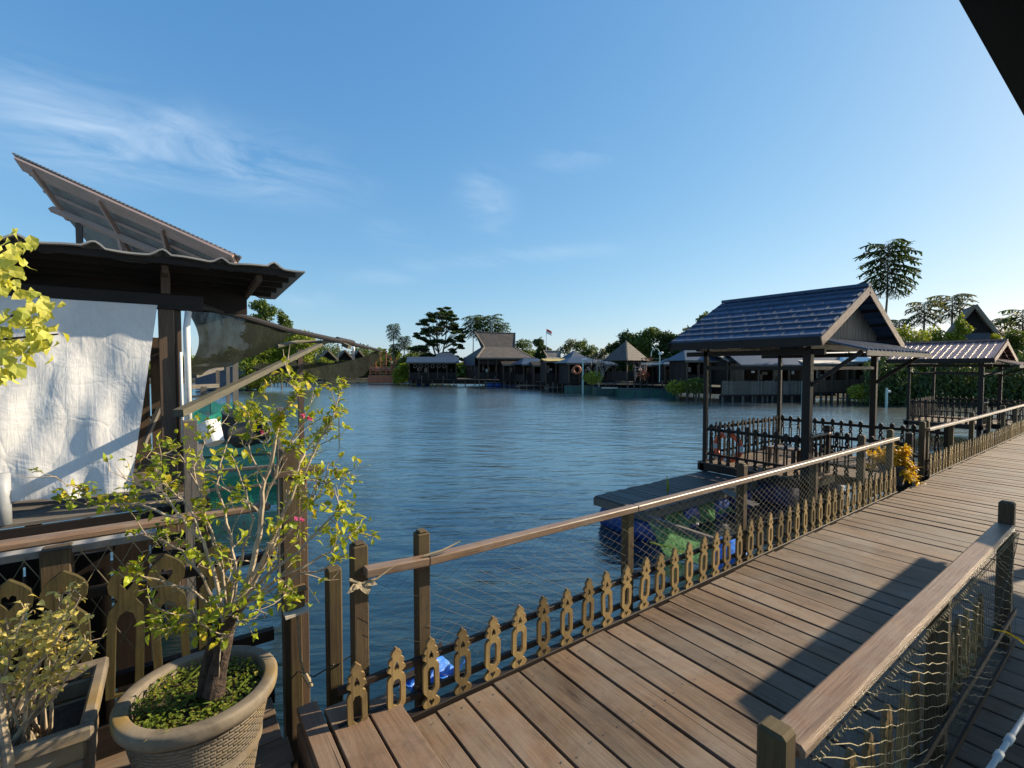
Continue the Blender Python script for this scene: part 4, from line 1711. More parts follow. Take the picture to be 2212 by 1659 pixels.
for bi, (pts, d0, d1, rad) in enumerate(BR):
    n_ = len(pts)
    ww = []
    for i, (x, y) in enumerate(pts):
        t = i / (n_ - 1)
        ww.append(P(x, y, d0 + (d1 - d0) * t + r2.uniform(-.02, .02)))
    # subdivide with a little kink
    fine = []
    for i in range(n_ - 1):
        for s in range(3):
            q = ww[i].lerp(ww[i + 1], s / 3)
            fine.append(q + rnd_dir(r2) * .006)
    fine.append(ww[-1])
    rr = [max(.0026, .88 * rad * (1 - .74 * i / (len(fine) - 1))) for i in range(len(fine))]
    br.tube(fine, rr, 6)
    L = sum((fine[i + 1] - fine[i]).length for i in range(len(fine) - 1))
    for i in range(2, len(fine) - 1):
        d = (fine[i + 1] - fine[i - 1]).normalized()
        for k in range(3):                                # thorns
            q = fine[i].lerp(fine[i + 1], r2.random())
            td = (rnd_dir(r2) + d * .3).normalized()
            br.tube([q, q + td * (.010 + rr[i])], [.0022, .0004], 3)
        if r2.random() < .44:
            twig(fine[i], d + rnd_dir(r2) * 1.0, r2.uniform(.07, .20), .0032, 1)
        if r2.random() < .10 and i > len(fine) * .5:
            leaf_cluster(fine[i], d, r2.randint(1, 4), .025, .040)
    leaf_cluster(fine[-1], (fine[-1] - fine[-3]).normalized(), 13, .035, .042)
# the two leafy plumes at the top right and a few dense tufts
for pts, dd0 in (([(672, 990), (690, 950), (715, 905), (732, 865), (738, 825)], .12), ([(655, 965), (690, 935), (722, 905), (742, 880)], .25),
                 ([(600, 925), (622, 890), (640, 862), (650, 838)], -.22), ([(505, 905), (530, 885), (556, 880)], .1), ([(590, 890), (602, 915), (612, 940)], -.2)):
    for i in range(len(pts) - 1):
        for k in range(13):
            t = (k + r2.random()) / 13
            p = P(pts[i][0], pts[i][1], dd0).lerp(P(pts[i + 1][0], pts[i + 1][1], dd0), t)
            d = (P(pts[i + 1][0], pts[i + 1][1], dd0) - P(pts[i][0], pts[i][1], dd0)).normalized()
            sd = (d.cross(rnd_dir(r2)).normalized() * 1.0 + d * .35)
            L = r2.uniform(.032, .050)
            leaf_shape(lf, p, sd, Vector((0, 0, 1)) + rnd_dir(r2) * .3, L, L * .58, .15, .2)
for (x, y, dd, n_) in ((505, 1310, -.15, 18), (440, 1350, -.12, 34), (380, 1345, -.12, 26), (530, 1290, -.12, 10), (460, 1340, -.16, 14), (575, 1255, -.1, 10), (640, 1290, -.1, 12),
                       (180, 1060, -.15, 20), (250, 1085, -.15, 14), (365, 985, .1, 22), (330, 1000, .0, 18), (340, 1050, .05, 18), (520, 890, .2, 22), (480, 1000, .1, 22), (745, 1115, .0, 22),
                       (690, 1090, .1, 16), (760, 1140, .1, 18), (700, 1020, .2, 14), (445, 1120, -.05, 20), (380, 1120, .1, 24), (420, 930, .2, 16), (600, 1130, -.05, 16)):
    for k in range(n_):
        p = P(x + r2.gauss(0, 22), y + r2.gauss(0, 15), dd + r2.gauss(0, .04))
        L = r2.uniform(.026, .050)
        leaf_shape(lf, p, (rnd_dir(r2) + Vector((0, 0, -.1))).normalized(), Vector((0, 0, 1)) + rnd_dir(r2) * .6, L, L * .6, .18, .2)
br.build('branches', M['twig'], root)
lf.build('foliage', M['leaf_b'], root)
for (x, y, dd) in ((668, 905, -.1), (652, 1122, .0), (640, 1120, .0), (566, 932, -.1), (655, 898, -.1)):
    p = P(x, y, dd)
    fl = MB()
    for k in range(7):
        leaf_shape(fl, p, rnd_dir(r2), rnd_dir(r2), .015, .011, .2, .1)
    fl.build('flower', M['petal'], root)

# hanging cord from the bush
# ------------------------------------------------------------ square planter with its pale shrub
root = thing('planter_box', 'weathered rectangular clay planter at the lower left corner', 'planter', (-.62, 2.88, 0))
m = MB()
x0, x1, y0, y1 = -1.15, -.30, 2.58, 3.18
for (lo, hi) in (((x0, y0, .54), (x1, y0 + .05, .60)), ((x0, y1 - .05, .54), (x1, y1, .60)), ((x1 - .05, y0 + .05, .54), (x1, y1 - .05, .60)), ((x0, y0 + .05, .54), (x0 + .05, y1 - .05, .60))):
    m.box(lo, hi)
m.build('planter_rim', M['clay'], root, bevel=.010)
m = MB()
for k in range(5):
    z0, z1 = .10 + k * .088, .10 + k * .088 + .083
    o = .03 + .012 * (4 - k) * .5
    m.box((x0 + o, y0 + o, z0), (x1 - o, y0 + o + .03, z1), 0)
    m.box((x1 - o - .03, y0 + o + .031, z0), (x1 - o, y1 - o, z1), 1)
    m.box((x0 + o, y1 - o - .03, z0), (x1 - o - .031, y1 - o, z1), 0)
m.build('planter_sides', M['clay'], root, bevel=.008)
m = MB()
m.grid(lambda s, t: Vector((x0 + .06 + (x1 - x0 - .12) * s, y0 + .06 + (y1 - y0 - .12) * t, .44 + .02 * math.sin(s * 9) * math.cos(t * 8))), 20, 14)
m.build('soil', M['soil'], root)
root = thing('small_shrub', 'straggly shrub with small pale cream leaves growing in the planter', 'shrub', (-.55, 2.85, .45))
r2 = random.Random(9)
br, lf = MB(), MB()
base = Vector((-.58, 2.80, .44))
for k in range(26):
    tip = at(r2.uniform(-20, 205), r2.gauss(1360, 50), r2.uniform(1.75, 2.15))
    mid = base.lerp(tip, .5) + rnd_dir(r2) * .05 + Vector((0, 0, .06))
    st_ = base + Vector((r2.uniform(-.1, .12), r2.uniform(-.08, .08), 0))
    pts = [st_, st_.lerp(mid, .5) + rnd_dir(r2) * .02, mid, mid.lerp(tip, .5) + rnd_dir(r2) * .025, tip]
    br.tube(pts, [.009, .007, .005, .004, .0025], 5)
    for j in range(26):
        t = r2.uniform(.35, 1.02)
        q = mid.lerp(tip, t) + rnd_dir(r2) * r2.uniform(0, .07)
        if r2.random() < .3:
            br.tube([mid.lerp(tip, t), q], .0016, 3)
        L = r2.uniform(.020, .040)
        leaf_shape(lf, q, rnd_dir(r2), Vector((0, 0, 1)) + rnd_dir(r2) * .7, L, L * .68, .2, .2)
a = at(20, 1620, 1.75)
br.tube([at(-5, 1480, 1.8), at(5, 1560, 1.78), at(18, 1640, 1.74), at(22, 1700, 1.74)], [.012, .014, .015, .016], 8)
br.build('stems', M['twig'], root)
lf.build('foliage', M['leaf_pale'], root)

# yellow climber leaning in at the left edge
root = thing('leaning_shrub', 'yellow green shrub with broad leaves reaching in at the left edge of the photo', 'shrub', (-1.05, 2.2, 0))
r2 = random.Random(15)
br, lf = MB(), MB()
br.tube([Vector((-1.05, 2.2, 0)), at(-190, 1200, 1.75), at(-130, 900, 1.75), at(-120, 700, 1.78), at(-80, 560, 1.8)], [.03, .026, .022, .016, .01], 8)
for (x0_, y0_, x1_, y1_, n_, sp) in ((-120, 660, 40, 520, 95, 24), (-130, 760, 105, 660, 120, 20), (-130, 780, 125, 722, 85, 14), (-130, 860, 30, 780, 60, 18), (-120, 600, 30, 590, 40, 16)):
    a, b = at(x0_, y0_, 1.78), at(x1_, y1_, 1.62)
    br.tube([a, a.lerp(b, .5) + Vector((0, 0, .03)), b], [.008, .005, .003], 5)
    for k in range(n_):
        t = r2.uniform(.15, 1.02)
        q = at(x0_ + (x1_ - x0_) * t + r2.gauss(0, sp * .6), y0_ + (y1_ - y0_) * t + r2.gauss(0, sp), 1.78 - .16 * t + r2.gauss(0, .05))
        L = r2.uniform(.032, .058)
        d = Vector((r2.uniform(-.5, .5), r2.uniform(-.5, .5), -r2.uniform(.2, 1.1))).normalized()
        leaf_shape(lf, q, d, rnd_dir(r2) + Vector((.4, -.5, .5)), L, L * .74, .14, .3)
br.build('stems', M['trunk'], root)
lf.build('foliage', M['leaf_y'], root)

# ------------------------------------------------------------ the hut with the white tarpaulin
TV = 7.8
root = thing('tarpaulin_hut', 'dark open hut on the water at the left with a wavy tiled roof', 'hut', (-1.2, 8.2, .3))
m = MB()
m.box((-.14, TV - .08, -1.9), (.03, TV + .09, 3.0), 2)
m.build('post', M['brownwood'], root, bevel=.008)
m = MB()
m.box((.034, TV - .03, -1.9), (.11, TV + .06, 3.02), 2)
m.build('post', M['brownwood'], root, bevel=.006)
for uu in (-3.9, -1.9):
    m = MB()
    m.box((uu - .07, TV - .0, -1.9), (uu + .07, TV + .14, 2.9), 2)
    m.build('post', M['brownwood'], root)
m = MB()
m.box((-4.6, TV - .10, 2.86), (.36, TV - .0, 3.06), 0)
m.box((-4.6, TV + .9, 2.95), (1.0, TV + .94, 3.44), 0)
m.build('eaves_beam', M['darkwood'], root, bevel=.006)
m = MB()
for k in range(5):                                       # purlins, their ends stepping back
    v = TV - .55 + k * .38
    z = 3.47 - k * .025
    m.box((-4.8, v - .035, z - .10), (1.44 - k * .02, v + .035, z - .02), 0)
m.build('purlins', M['darkwood'], root, bevel=.004)
for uu in (-3.2, -1.6, -.05, 1.0):
    m = MB()
    m.bar((uu, TV - .45, 3.33), (uu, TV + 1.6, 3.24), .07, .09)
    m.build('rafter', M['brownwood'], root, bevel=.004)
m = MB()
m.box((-.10, TV - .14, 3.06), (.0, TV - .06, 3.40), 2)
m.build('bracket', M['brownwood'], root, bevel=.004)
m = MB()


def tilewave(s, t):
    uu = -5.0 + 6.55 * s
    ph = (uu * 1.62 + .62) % 1
    hump = .070 * max(0, 1 - abs(ph - .5) / .15) ** .6
    return Vector((uu, TV - .66 + 2.4 * t, 3.465 - .10 * t + hump + .015 * math.sin(uu * 7 + 1)))


m.grid(tilewave, 150, 8)
ro = m.build('roof_tiles', M['corr'], root)
sol = ro.modifiers.new('thick', 'SOLIDIFY')
sol.thickness = .02
m = MB()
k = 0
v = TV - .55
while v < TV + 3:
    m.obox(Vector((-2.4, v + .09, .38 + rng.uniform(-.004, .004))), Vector((2.75 + rng.uniform(-.04, .04), 0, 0)), Vector((0, .088, 0)), Vector((0, 0, .018)))
    v += .188
m.build('floor', M['greywood'], root)
m = MB()
m.box((-4.9, TV - .60, .12), (.32, TV - .54, .35), 0)
m.box((-4.9, TV - .70, -.05), (.1, TV - .62, .02), 0)
m.box((-4.9, TV - .68, -.28), (.1, TV - .60, -.18), 0)
for uu in (-4, -2.6, -1.3, -.2):
    m.box((uu - .06, TV - .5, -1.9), (uu + .06, TV - .38, .34), 2)
m.build('floor_frame', M['darkwood'], root)
m = MB()                                                  # dark back wall boards seen past the tarpaulin
for i in range(16):
    uu = -4.2 + i * .26
    m.box((uu, TV + 2.2, .4), (uu + .24, TV + 2.24, 2.6 - .1 * (i % 3)), 2)
m.build('back_wall', M['brownwood'], root)
m = MB()
m.tube([(-1.52, TV - .5, .40), (-1.52, TV - .5, .95)], .07, 14)
m.build('grey_pipe_stub', M['greypipe'], root, smooth=True)
tp = MB()
CZ, BZ = 2.90, .53


def tarpf(s, t):
    ur = -.14 + (-.46 + .14) * t
    uu = -4.4 + (ur + 4.4) * s
    z = CZ + (BZ + .14 * (1 - s) ** 1.0 * .6 - CZ) * t
    x = uu * 3.1
    w = .030 * math.sin(x * 1.3 + t * 4) + .018 * math.sin(x * 2.9 - t * 7 + 1) + .012 * math.sin(x * 5.1 + t * 12)
    w += .035 * t * t * math.exp(-((uu + 1.05 + .2 * (1 - t)) / .12) ** 2) * (t > .5)
    w += -.02 * t * math.exp(-((uu + 1.45) / .16) ** 2) + .02 * t * math.exp(-((uu + .75) / .1) ** 2)
    return Vector((uu, TV - .17 - w * (.3 + .9 * t) - .03 * t, z + .015 * math.sin(uu * 8) * t))


tp.grid(tarpf, 150, 60)
tag(tp.build('white_tarpaulin', M['tarp'], smooth=True), 'large creased white tarpaulin hung as a wall on the hut at the left', 'tarpaulin')
root = thing('drain_pipe', 'white upright drain pipe beside the dark post of the hut', 'pipe', (.2, TV - .1, .5))
m = MB()
m.tube([(.165, TV - .10, 1.10), (.165, TV - .10, 2.62), (.19, TV - .08, 2.85)], .040, 14)
m.build('pipe_body', M['pvc'], root, smooth=True)
m = MB()
m.tube([(.165, TV - .10, .86), (.165, TV - .10, 1.12)], .050, 14)
m.build('pipe_socket', M['greypipe'], root, smooth=True)
m = MB()
m.tube([(.095, TV - .12, 1.1), (.095, TV - .12, 2.3)], .018, 8)
m.build('thin_pipe', M['pvc'], root, smooth=True)

# leaning roof of the taller building behind, seen from below
root = thing('leaning_roof', 'tall sloping metal roof rising to a sharp point above the hut', 'roof', at(300, 800, 11))
A_, B_, E_ = at(25, 330, 10.5), at(521, 556, 9.2), at(300, 655, 13.0)
D_ = at(452, 668, 12.0)
m = MB()
m.slab([A_, B_, D_, E_], -.03)
m.build('roof_sheet', M['corr'], root)
nrm = (B_ - A_).cross(E_ - A_).normalized()
if nrm.z > 0:
    nrm = -nrm
m = MB()
e1, e2 = (B_ - A_), (E_ - A_)


def S2(a, b, off=.06):
    return A_.lerp(B_, a).lerp(E_.lerp(D_, a), b) + nrm * off


m.bar(S2(.02, .045, .07), S2(.995, .045, .07), .30, .05, nrm)
mm = MB()
mm.bar(S2(.10, .03, .10), S2(.06, .36, .10), .12, .08, nrm)
for b in (.30, .62, .85):
    mm.bar(S2(.02, b, .16), S2(.99, b, .16), .10, .12, nrm)
for b in (.10, .20):
    mm.bar(S2(.03, b, .06), S2(.99, b, .06), .05, .04, nrm)
for a in (.42, .70, .97):
    mm.bar(S2(a, .03, .11), S2(a, .98, .11), .07, .08, nrm)
m.build('fascia', M['pinkbeam'], root)
mm.build('beams', M['pinkbeam'], root)
for (a, b) in ((.20, .31), (.74, .31)):
    m = MB()
    p = S2(a, b, .22)
    m.bar(p, (p.x, p.y, 2.6), .12, .12)
    m.build('post', M['pinkbeam'] if b > .9 else M['greywood'], root)
m = MB()
m.bar(S2(.44, .31, .2), S2(.66, .75, 1.0), .09, .09)
m.bar(S2(.74, .31, .2) + Vector((0, 0, -.5)), S2(.5, .6, .25), .07, .07)
m.build('strut', M['pinkbeam'], root)
for (a, b) in ((.25, .9), (.8, .9), (.20, .31), (.74, .31)):
    m = MB()
    p = S2(a, b, .2)
    m.bar((p.x, p.y, 2.6), (p.x, p.y, -1.6), .12, .12)
    m.build('post', M['darkwood'], root)

# ------------------------------------------------------------ boom and shade nets on the left
M['bracewood'] = wood('brace_wood', (.045, .042, .030), (.125, .115, .085), (.06, .06, .035), .75, 14, .2, .5, .4)
root = thing('shade_net', 'large black shade net slung from a long pole over the water', 'net', at(520, 760, 8.5))
m = MB()
boom = [(425, 660, 6.6), (520, 682, 8.2), (620, 712, 11), (735, 737, 15.4), (820, 757, 23)]
bp = [at(*q) for q in boom]
m.tube(bp, [.05, .05, .06, .08, .06], 8)
m.tube([at(728, 734, 15.2), at(762, 741, 16.5)], [.10, .10], 8)
m.build('pole', M['darkwood'], root)
m = MB()
m.bar(at(385, 893, 5.6), at(700, 740, 14.6), .11, .09)
m.tube([at(598, 748, 11.5), at(640, 738, 13), at(735, 738, 15.3)], .05, 6)
m.bar(at(742, 744, 15.6), at(755, 750, 15.6), .3, .12)
m.build('brace', M['bracewood'], root)
m = MB()
lowp = [(400, 815, 6.7), (440, 805, 7.2), (500, 787, 8.2), (560, 765, 9.6), (600, 742, 10.8), (622, 722, 11.2)]
topp = [(400, 664, 6.4), (440, 668, 6.9), (500, 679, 7.9), (560, 695, 9.2), (605, 709, 10.6), (622, 714, 11.1)]


def netf(s, t):
    k = s * 5
    i = min(int(k), 4)
    a = at(*topp[i]).lerp(at(*topp[i + 1]), k - i)
    b = at(*lowp[i]).lerp(at(*lowp[i + 1]), k - i)
    p = a.lerp(b, t)
    return p + FWD * (.25 * math.sin(PI * t) + .05 * math.sin(s * 22 + t * 5)) + Vector((0, 0, .02 * math.sin(s * 30)))


m.grid(netf, 40, 16)
m.build('net_cloth', M['darknet'], root, smooth=True)
root = thing('shade_net', 'second black shade net sagging low between posts farther over the water', 'net', at(700, 790, 16))
tp2 = [(540, 797, 13), (557, 787, 13.5), (600, 783, 14.5), (642, 779, 16), (690, 784, 17.5), (735, 782, 19.5), (785, 771, 21.5), (818, 757, 23)]
lp2 = [(542, 813, 13), (560, 815, 13.5), (610, 808, 14.5), (648, 795, 16), (695, 820, 17.5), (745, 823, 19.5), (785, 813, 21.5), (812, 780, 23)]
m = MB()


def netf2(s, t):
    k = s * 7
    i = min(int(k), 6)
    a = at(*tp2[i]).lerp(at(*tp2[i + 1]), k - i)
    b = at(*lp2[i]).lerp(at(*lp2[i + 1]), k - i)
    return a.lerp(b, t) + FWD * (.3 * math.sin(PI * t) + .08 * math.sin(s * 40 + t * 6)) + Vector((0, 0, .03 * math.sin(s * 47)))


m.grid(netf2, 60, 10)
m.build('net_cloth', M['darknet'], root, smooth=True)
for (x, yt, d, w) in ((648, 755, 16, .16), (730, 742, 19.5, .035)):
    m = MB()
    p = at(x, yt, d)
    m.bar(p, (p.x, p.y, -1.6), w, w)
    m.build('net_post', M['brownwood'] if w > .1 else M['darkcord'], root)

# posts, bucket, netted cages and boards by the hut
def stake(x, yt, d, w, label, mt='greywood', zb=-1.6, cat='post'):
    p = at(x, yt, d)
    m = MB()
    m.bar(p, (p.x + rng.uniform(-.04, .04), p.y, zb), w, w)
    return tag(m.build('wooden_stake', M[mt], bevel=.004), label, cat)


stake(604, 880, 6.5, .075, 'pale wooden stake standing in the water right of the green net cage')
stake(410, 908, 5.9, .15, 'squat grey timber stub beside the white drain pipe', 'greywood')
stake(426, 990, 5.6, .13, 'lichen covered timber standing below the white bucket', 'greywood')
stake(492, 790, 25, .16, 'upright grey pole in the water left of the sagging net', 'greywood')
stake(508, 775, 30, .3, 'stout grey pole at the near end of the far jetty', 'greywood')
m = MB()
c = at(458, 938, 6.3)
ax = Vector((RGT.x * -.35, RGT.y * -.35, .9)) + RGT * -.1
q = Vector((0, 0, 1)).rotation_difference((UPV * .85 - RGT * .45 + FWD * .2).normalized()).to_matrix()
root = thing('white_bucket', 'white plastic bucket lying tilted on the netted cage', 'bucket', c)
m.lathe([(0, -.14), (.105, -.14), (.112, -.13), (.135, .14), (.145, .14), (.145, .155), (.128, .155), (.105, -.11), (0, -.11)], c, 24, q)
m.build('bucket_body', M['whiteplastic'], root, smooth=False)
m = MB()
torus(m, c + q @ Vector((0, 0, .10)), .15, .005, 0, PI, q @ Vector((1, 0, 0)), (q @ Vector((0, .6, .8))).normalized(), 16, 5)
m.build('handle', M['pvc'], root)
root = thing('netted_cage', 'green netted fish cage with timber edge beside the hut', 'fish cage', at(520, 1000, 6.2))
m = MB()
CU0, CU1, CV0, CV1 = at(428, 985, 6.0), at(615, 975, 6.0), at(430, 955, 7.6), at(590, 950, 7.6)
zt = -.02
def flat(p, z):
    return Vector((p.x, p.y, z))
cs = [flat(on_z(430, 1058, WZ + .55), zt), flat(on_z(622, 1040, WZ + .55), zt), flat(on_z(600, 985, WZ + .45), zt), flat(on_z(432, 995, WZ + .45), zt)]
for i in range(4):
    a, b = cs[i], cs[(i + 1) % 4]
    m.bar(a, b, .14, .05)
    m.bar(a + Vector((0, 0, -.38)), b + Vector((0, 0, -.38)), .10, .05)
m.build('timber_edge', M['greywood'], root)
g = MB()
for i in range(4):
    a, b = cs[i], cs[(i + 1) % 4]
    g.grid(lambda s, t: a.lerp(b, s) + Vector((.02 * math.sin(s * 21 + t * 5), .03 * math.sin(s * 17 + t * 3), -.03 - .8 * t)), 24, 6)
g.build('green_netting', M['greennet'], root)
g = MB()
for (sx0, sx1, h0) in ((0, 1, .30),):
    a, b = cs[3], cs[2]
    g.grid(lambda s, t: a.lerp(b, s) + Vector((0, .04 * math.sin(s * 19), .42 * t * (.75 + .25 * math.sin(s * 5 + 1)))) - FWD * (.1 * math.sin(PI * t)), 30, 6)
g.grid(lambda s, t: cs[2].lerp(cs[1], s * .8) + Vector((0, 0, .36 * t * (1 - s * .7))), 10, 5)
g.build('net_fence', M['greennet'], root)
root = thing('green_pen', 'pale green net pen floating farther off by the hut', 'fish cage', at(455, 875, 14))
g = MB()
r2 = random.Random(4)
pts = [on_z(x, y, WZ + .0) for x, y in ((408, 893), (455, 890), (506, 893), (515, 915), (450, 925), (408, 918))]
for i in range(6):
    a, b = pts[i], pts[(i + 1) % 6]
    g.grid(lambda s, t: a.lerp(b, s) + Vector((0, 0, -.1 + .85 * t * (.9 + .1 * math.sin(s * 8 + i)))), 8, 4)
g.build('pen_netting', M['greennet'], root)
m = MB()
for p in pts:
    m.bar(p + Vector((0, 0, -.6)), p + Vector((0, 0, .85)), .05, .05)
m.build('pen_posts', M['greywood'], root)
for (x, y, d, rr_, lab, ax) in ((537, 935, 6.6, .20, 'dark green tub lying on its side behind the bush', (.6, -.5, .25)), (508, 920, 7.0, .19, 'dark blue tub standing behind the green tub', (.1, -.2, .9))):
    c = at(x, y, d)
    q = Vector((0, 0, 1)).rotation_difference(Vector(ax).normalized()).to_matrix()
    m = MB()
    m.lathe([(0, -.2), (rr_ * .8, -.2), (rr_ * .85, -.18), (rr_, .18), (rr_ * 1.06, .18), (rr_ * 1.06, .2), (rr_ * .94, .2), (rr_ * .78, -.16), (0, -.16)], c, 20, q)
    tag(m.build('plastic_tub', M['darkdrum']), lab, 'tub', 'dark tubs on the netted cage')
root = thing('timber_walkway', 'rough timber walkway with sloping rails behind the post of the hut', 'walkway', at(330, 950, 9))
m = MB()
for (a, b, w) in (((300, 905, 8.5), (345, 900, 8.5), .06), ((310, 960, 7.6), (345, 880, 8.0), .06), ((300, 1010, 7.6), (335, 990, 7.6), .12), ((335, 1000, 7.8), (352, 1060, 7.6), .10),
                  ((420, 812, 14), (480, 795, 17), .12), ((405, 836, 13), (470, 833, 15), .12), ((440, 835, 13), (440, 870, 13), .14), ((470, 800, 15), (471, 850, 15), .10), ((405, 858, 12), (480, 852, 13), .06)):
    m = MB()
    m.bar(at(*a), at(*b), w, w)
    m.build('timber', M['greywood'], root)
for i in range(8):
    m = MB()
    p = at(300 + i * 7, 950 + (i % 3) * 25, 9.6)
    m.bar(p, p + Vector((.1, .1, -1.4)), .16, .03)
    m.build('board', M['brownwood'], root)

# ------------------------------------------------------------ far shore: houses on stilts
HYAW = YAW - PI / 2                                        # local x then runs along the camera's right


def px(d):
    return d / FPX


def zl(y, d):
    """height above the water of a photo row at distance d"""
    return CAMH - (y - HOR) * d / FPX - WZ


def far_root(name, label, cat, xc, d, yaw, group=None):
    p = at(xc, HOR, d)
    return thing(name, label, cat, (p.x, p.y, WZ), HYAW + yaw, group)


def hip_roof(mb, W, D, ze, zr, ridge, t=.1, over=0):
    a, b, c, e = (-W / 2, -D / 2, ze), (W / 2, -D / 2, ze), (W / 2, D / 2, ze), (-W / 2, D / 2, ze)
    r = ridge / 2
    p, q = (-r, 0, zr), (r, 0, zr)
    if r < .05:
        for u, v in ((a, b), (b, c), (c, e), (e, a)):
            tri(mb, u, v, (0, 0, zr), t)
    else:
        mb.slab([a, b, q, p], t)
        mb.slab([c, e, p, q], t)
        tri(mb, b, c, q, t)
        tri(mb, e, a, p, t)


def tri(mb, a, b, c, t):
    a, b, c = Vector(a), Vector(b), Vector(c)
    L = (b - a).length
    e = (b - a).normalized()
    h = (c - a) - e * (c - a).dot(e)
    uv = [(0, 0), (L, 0), ((c - a).dot(e), h.length)]
    n = (b - a).cross(c - a).normalized() * t
    mb.add([a, b, c, a - n, b - n, c - n], [(0, 1, 2), (5, 4, 3), (0, 3, 4, 1), (1, 4, 5, 2), (2, 5, 3, 0)],
           [uv, uv[::-1], [uv[0], uv[0], uv[1], uv[1]], [uv[1], uv[1], uv[2], uv[2]], [uv[2], uv[2], uv[0], uv[0]]])


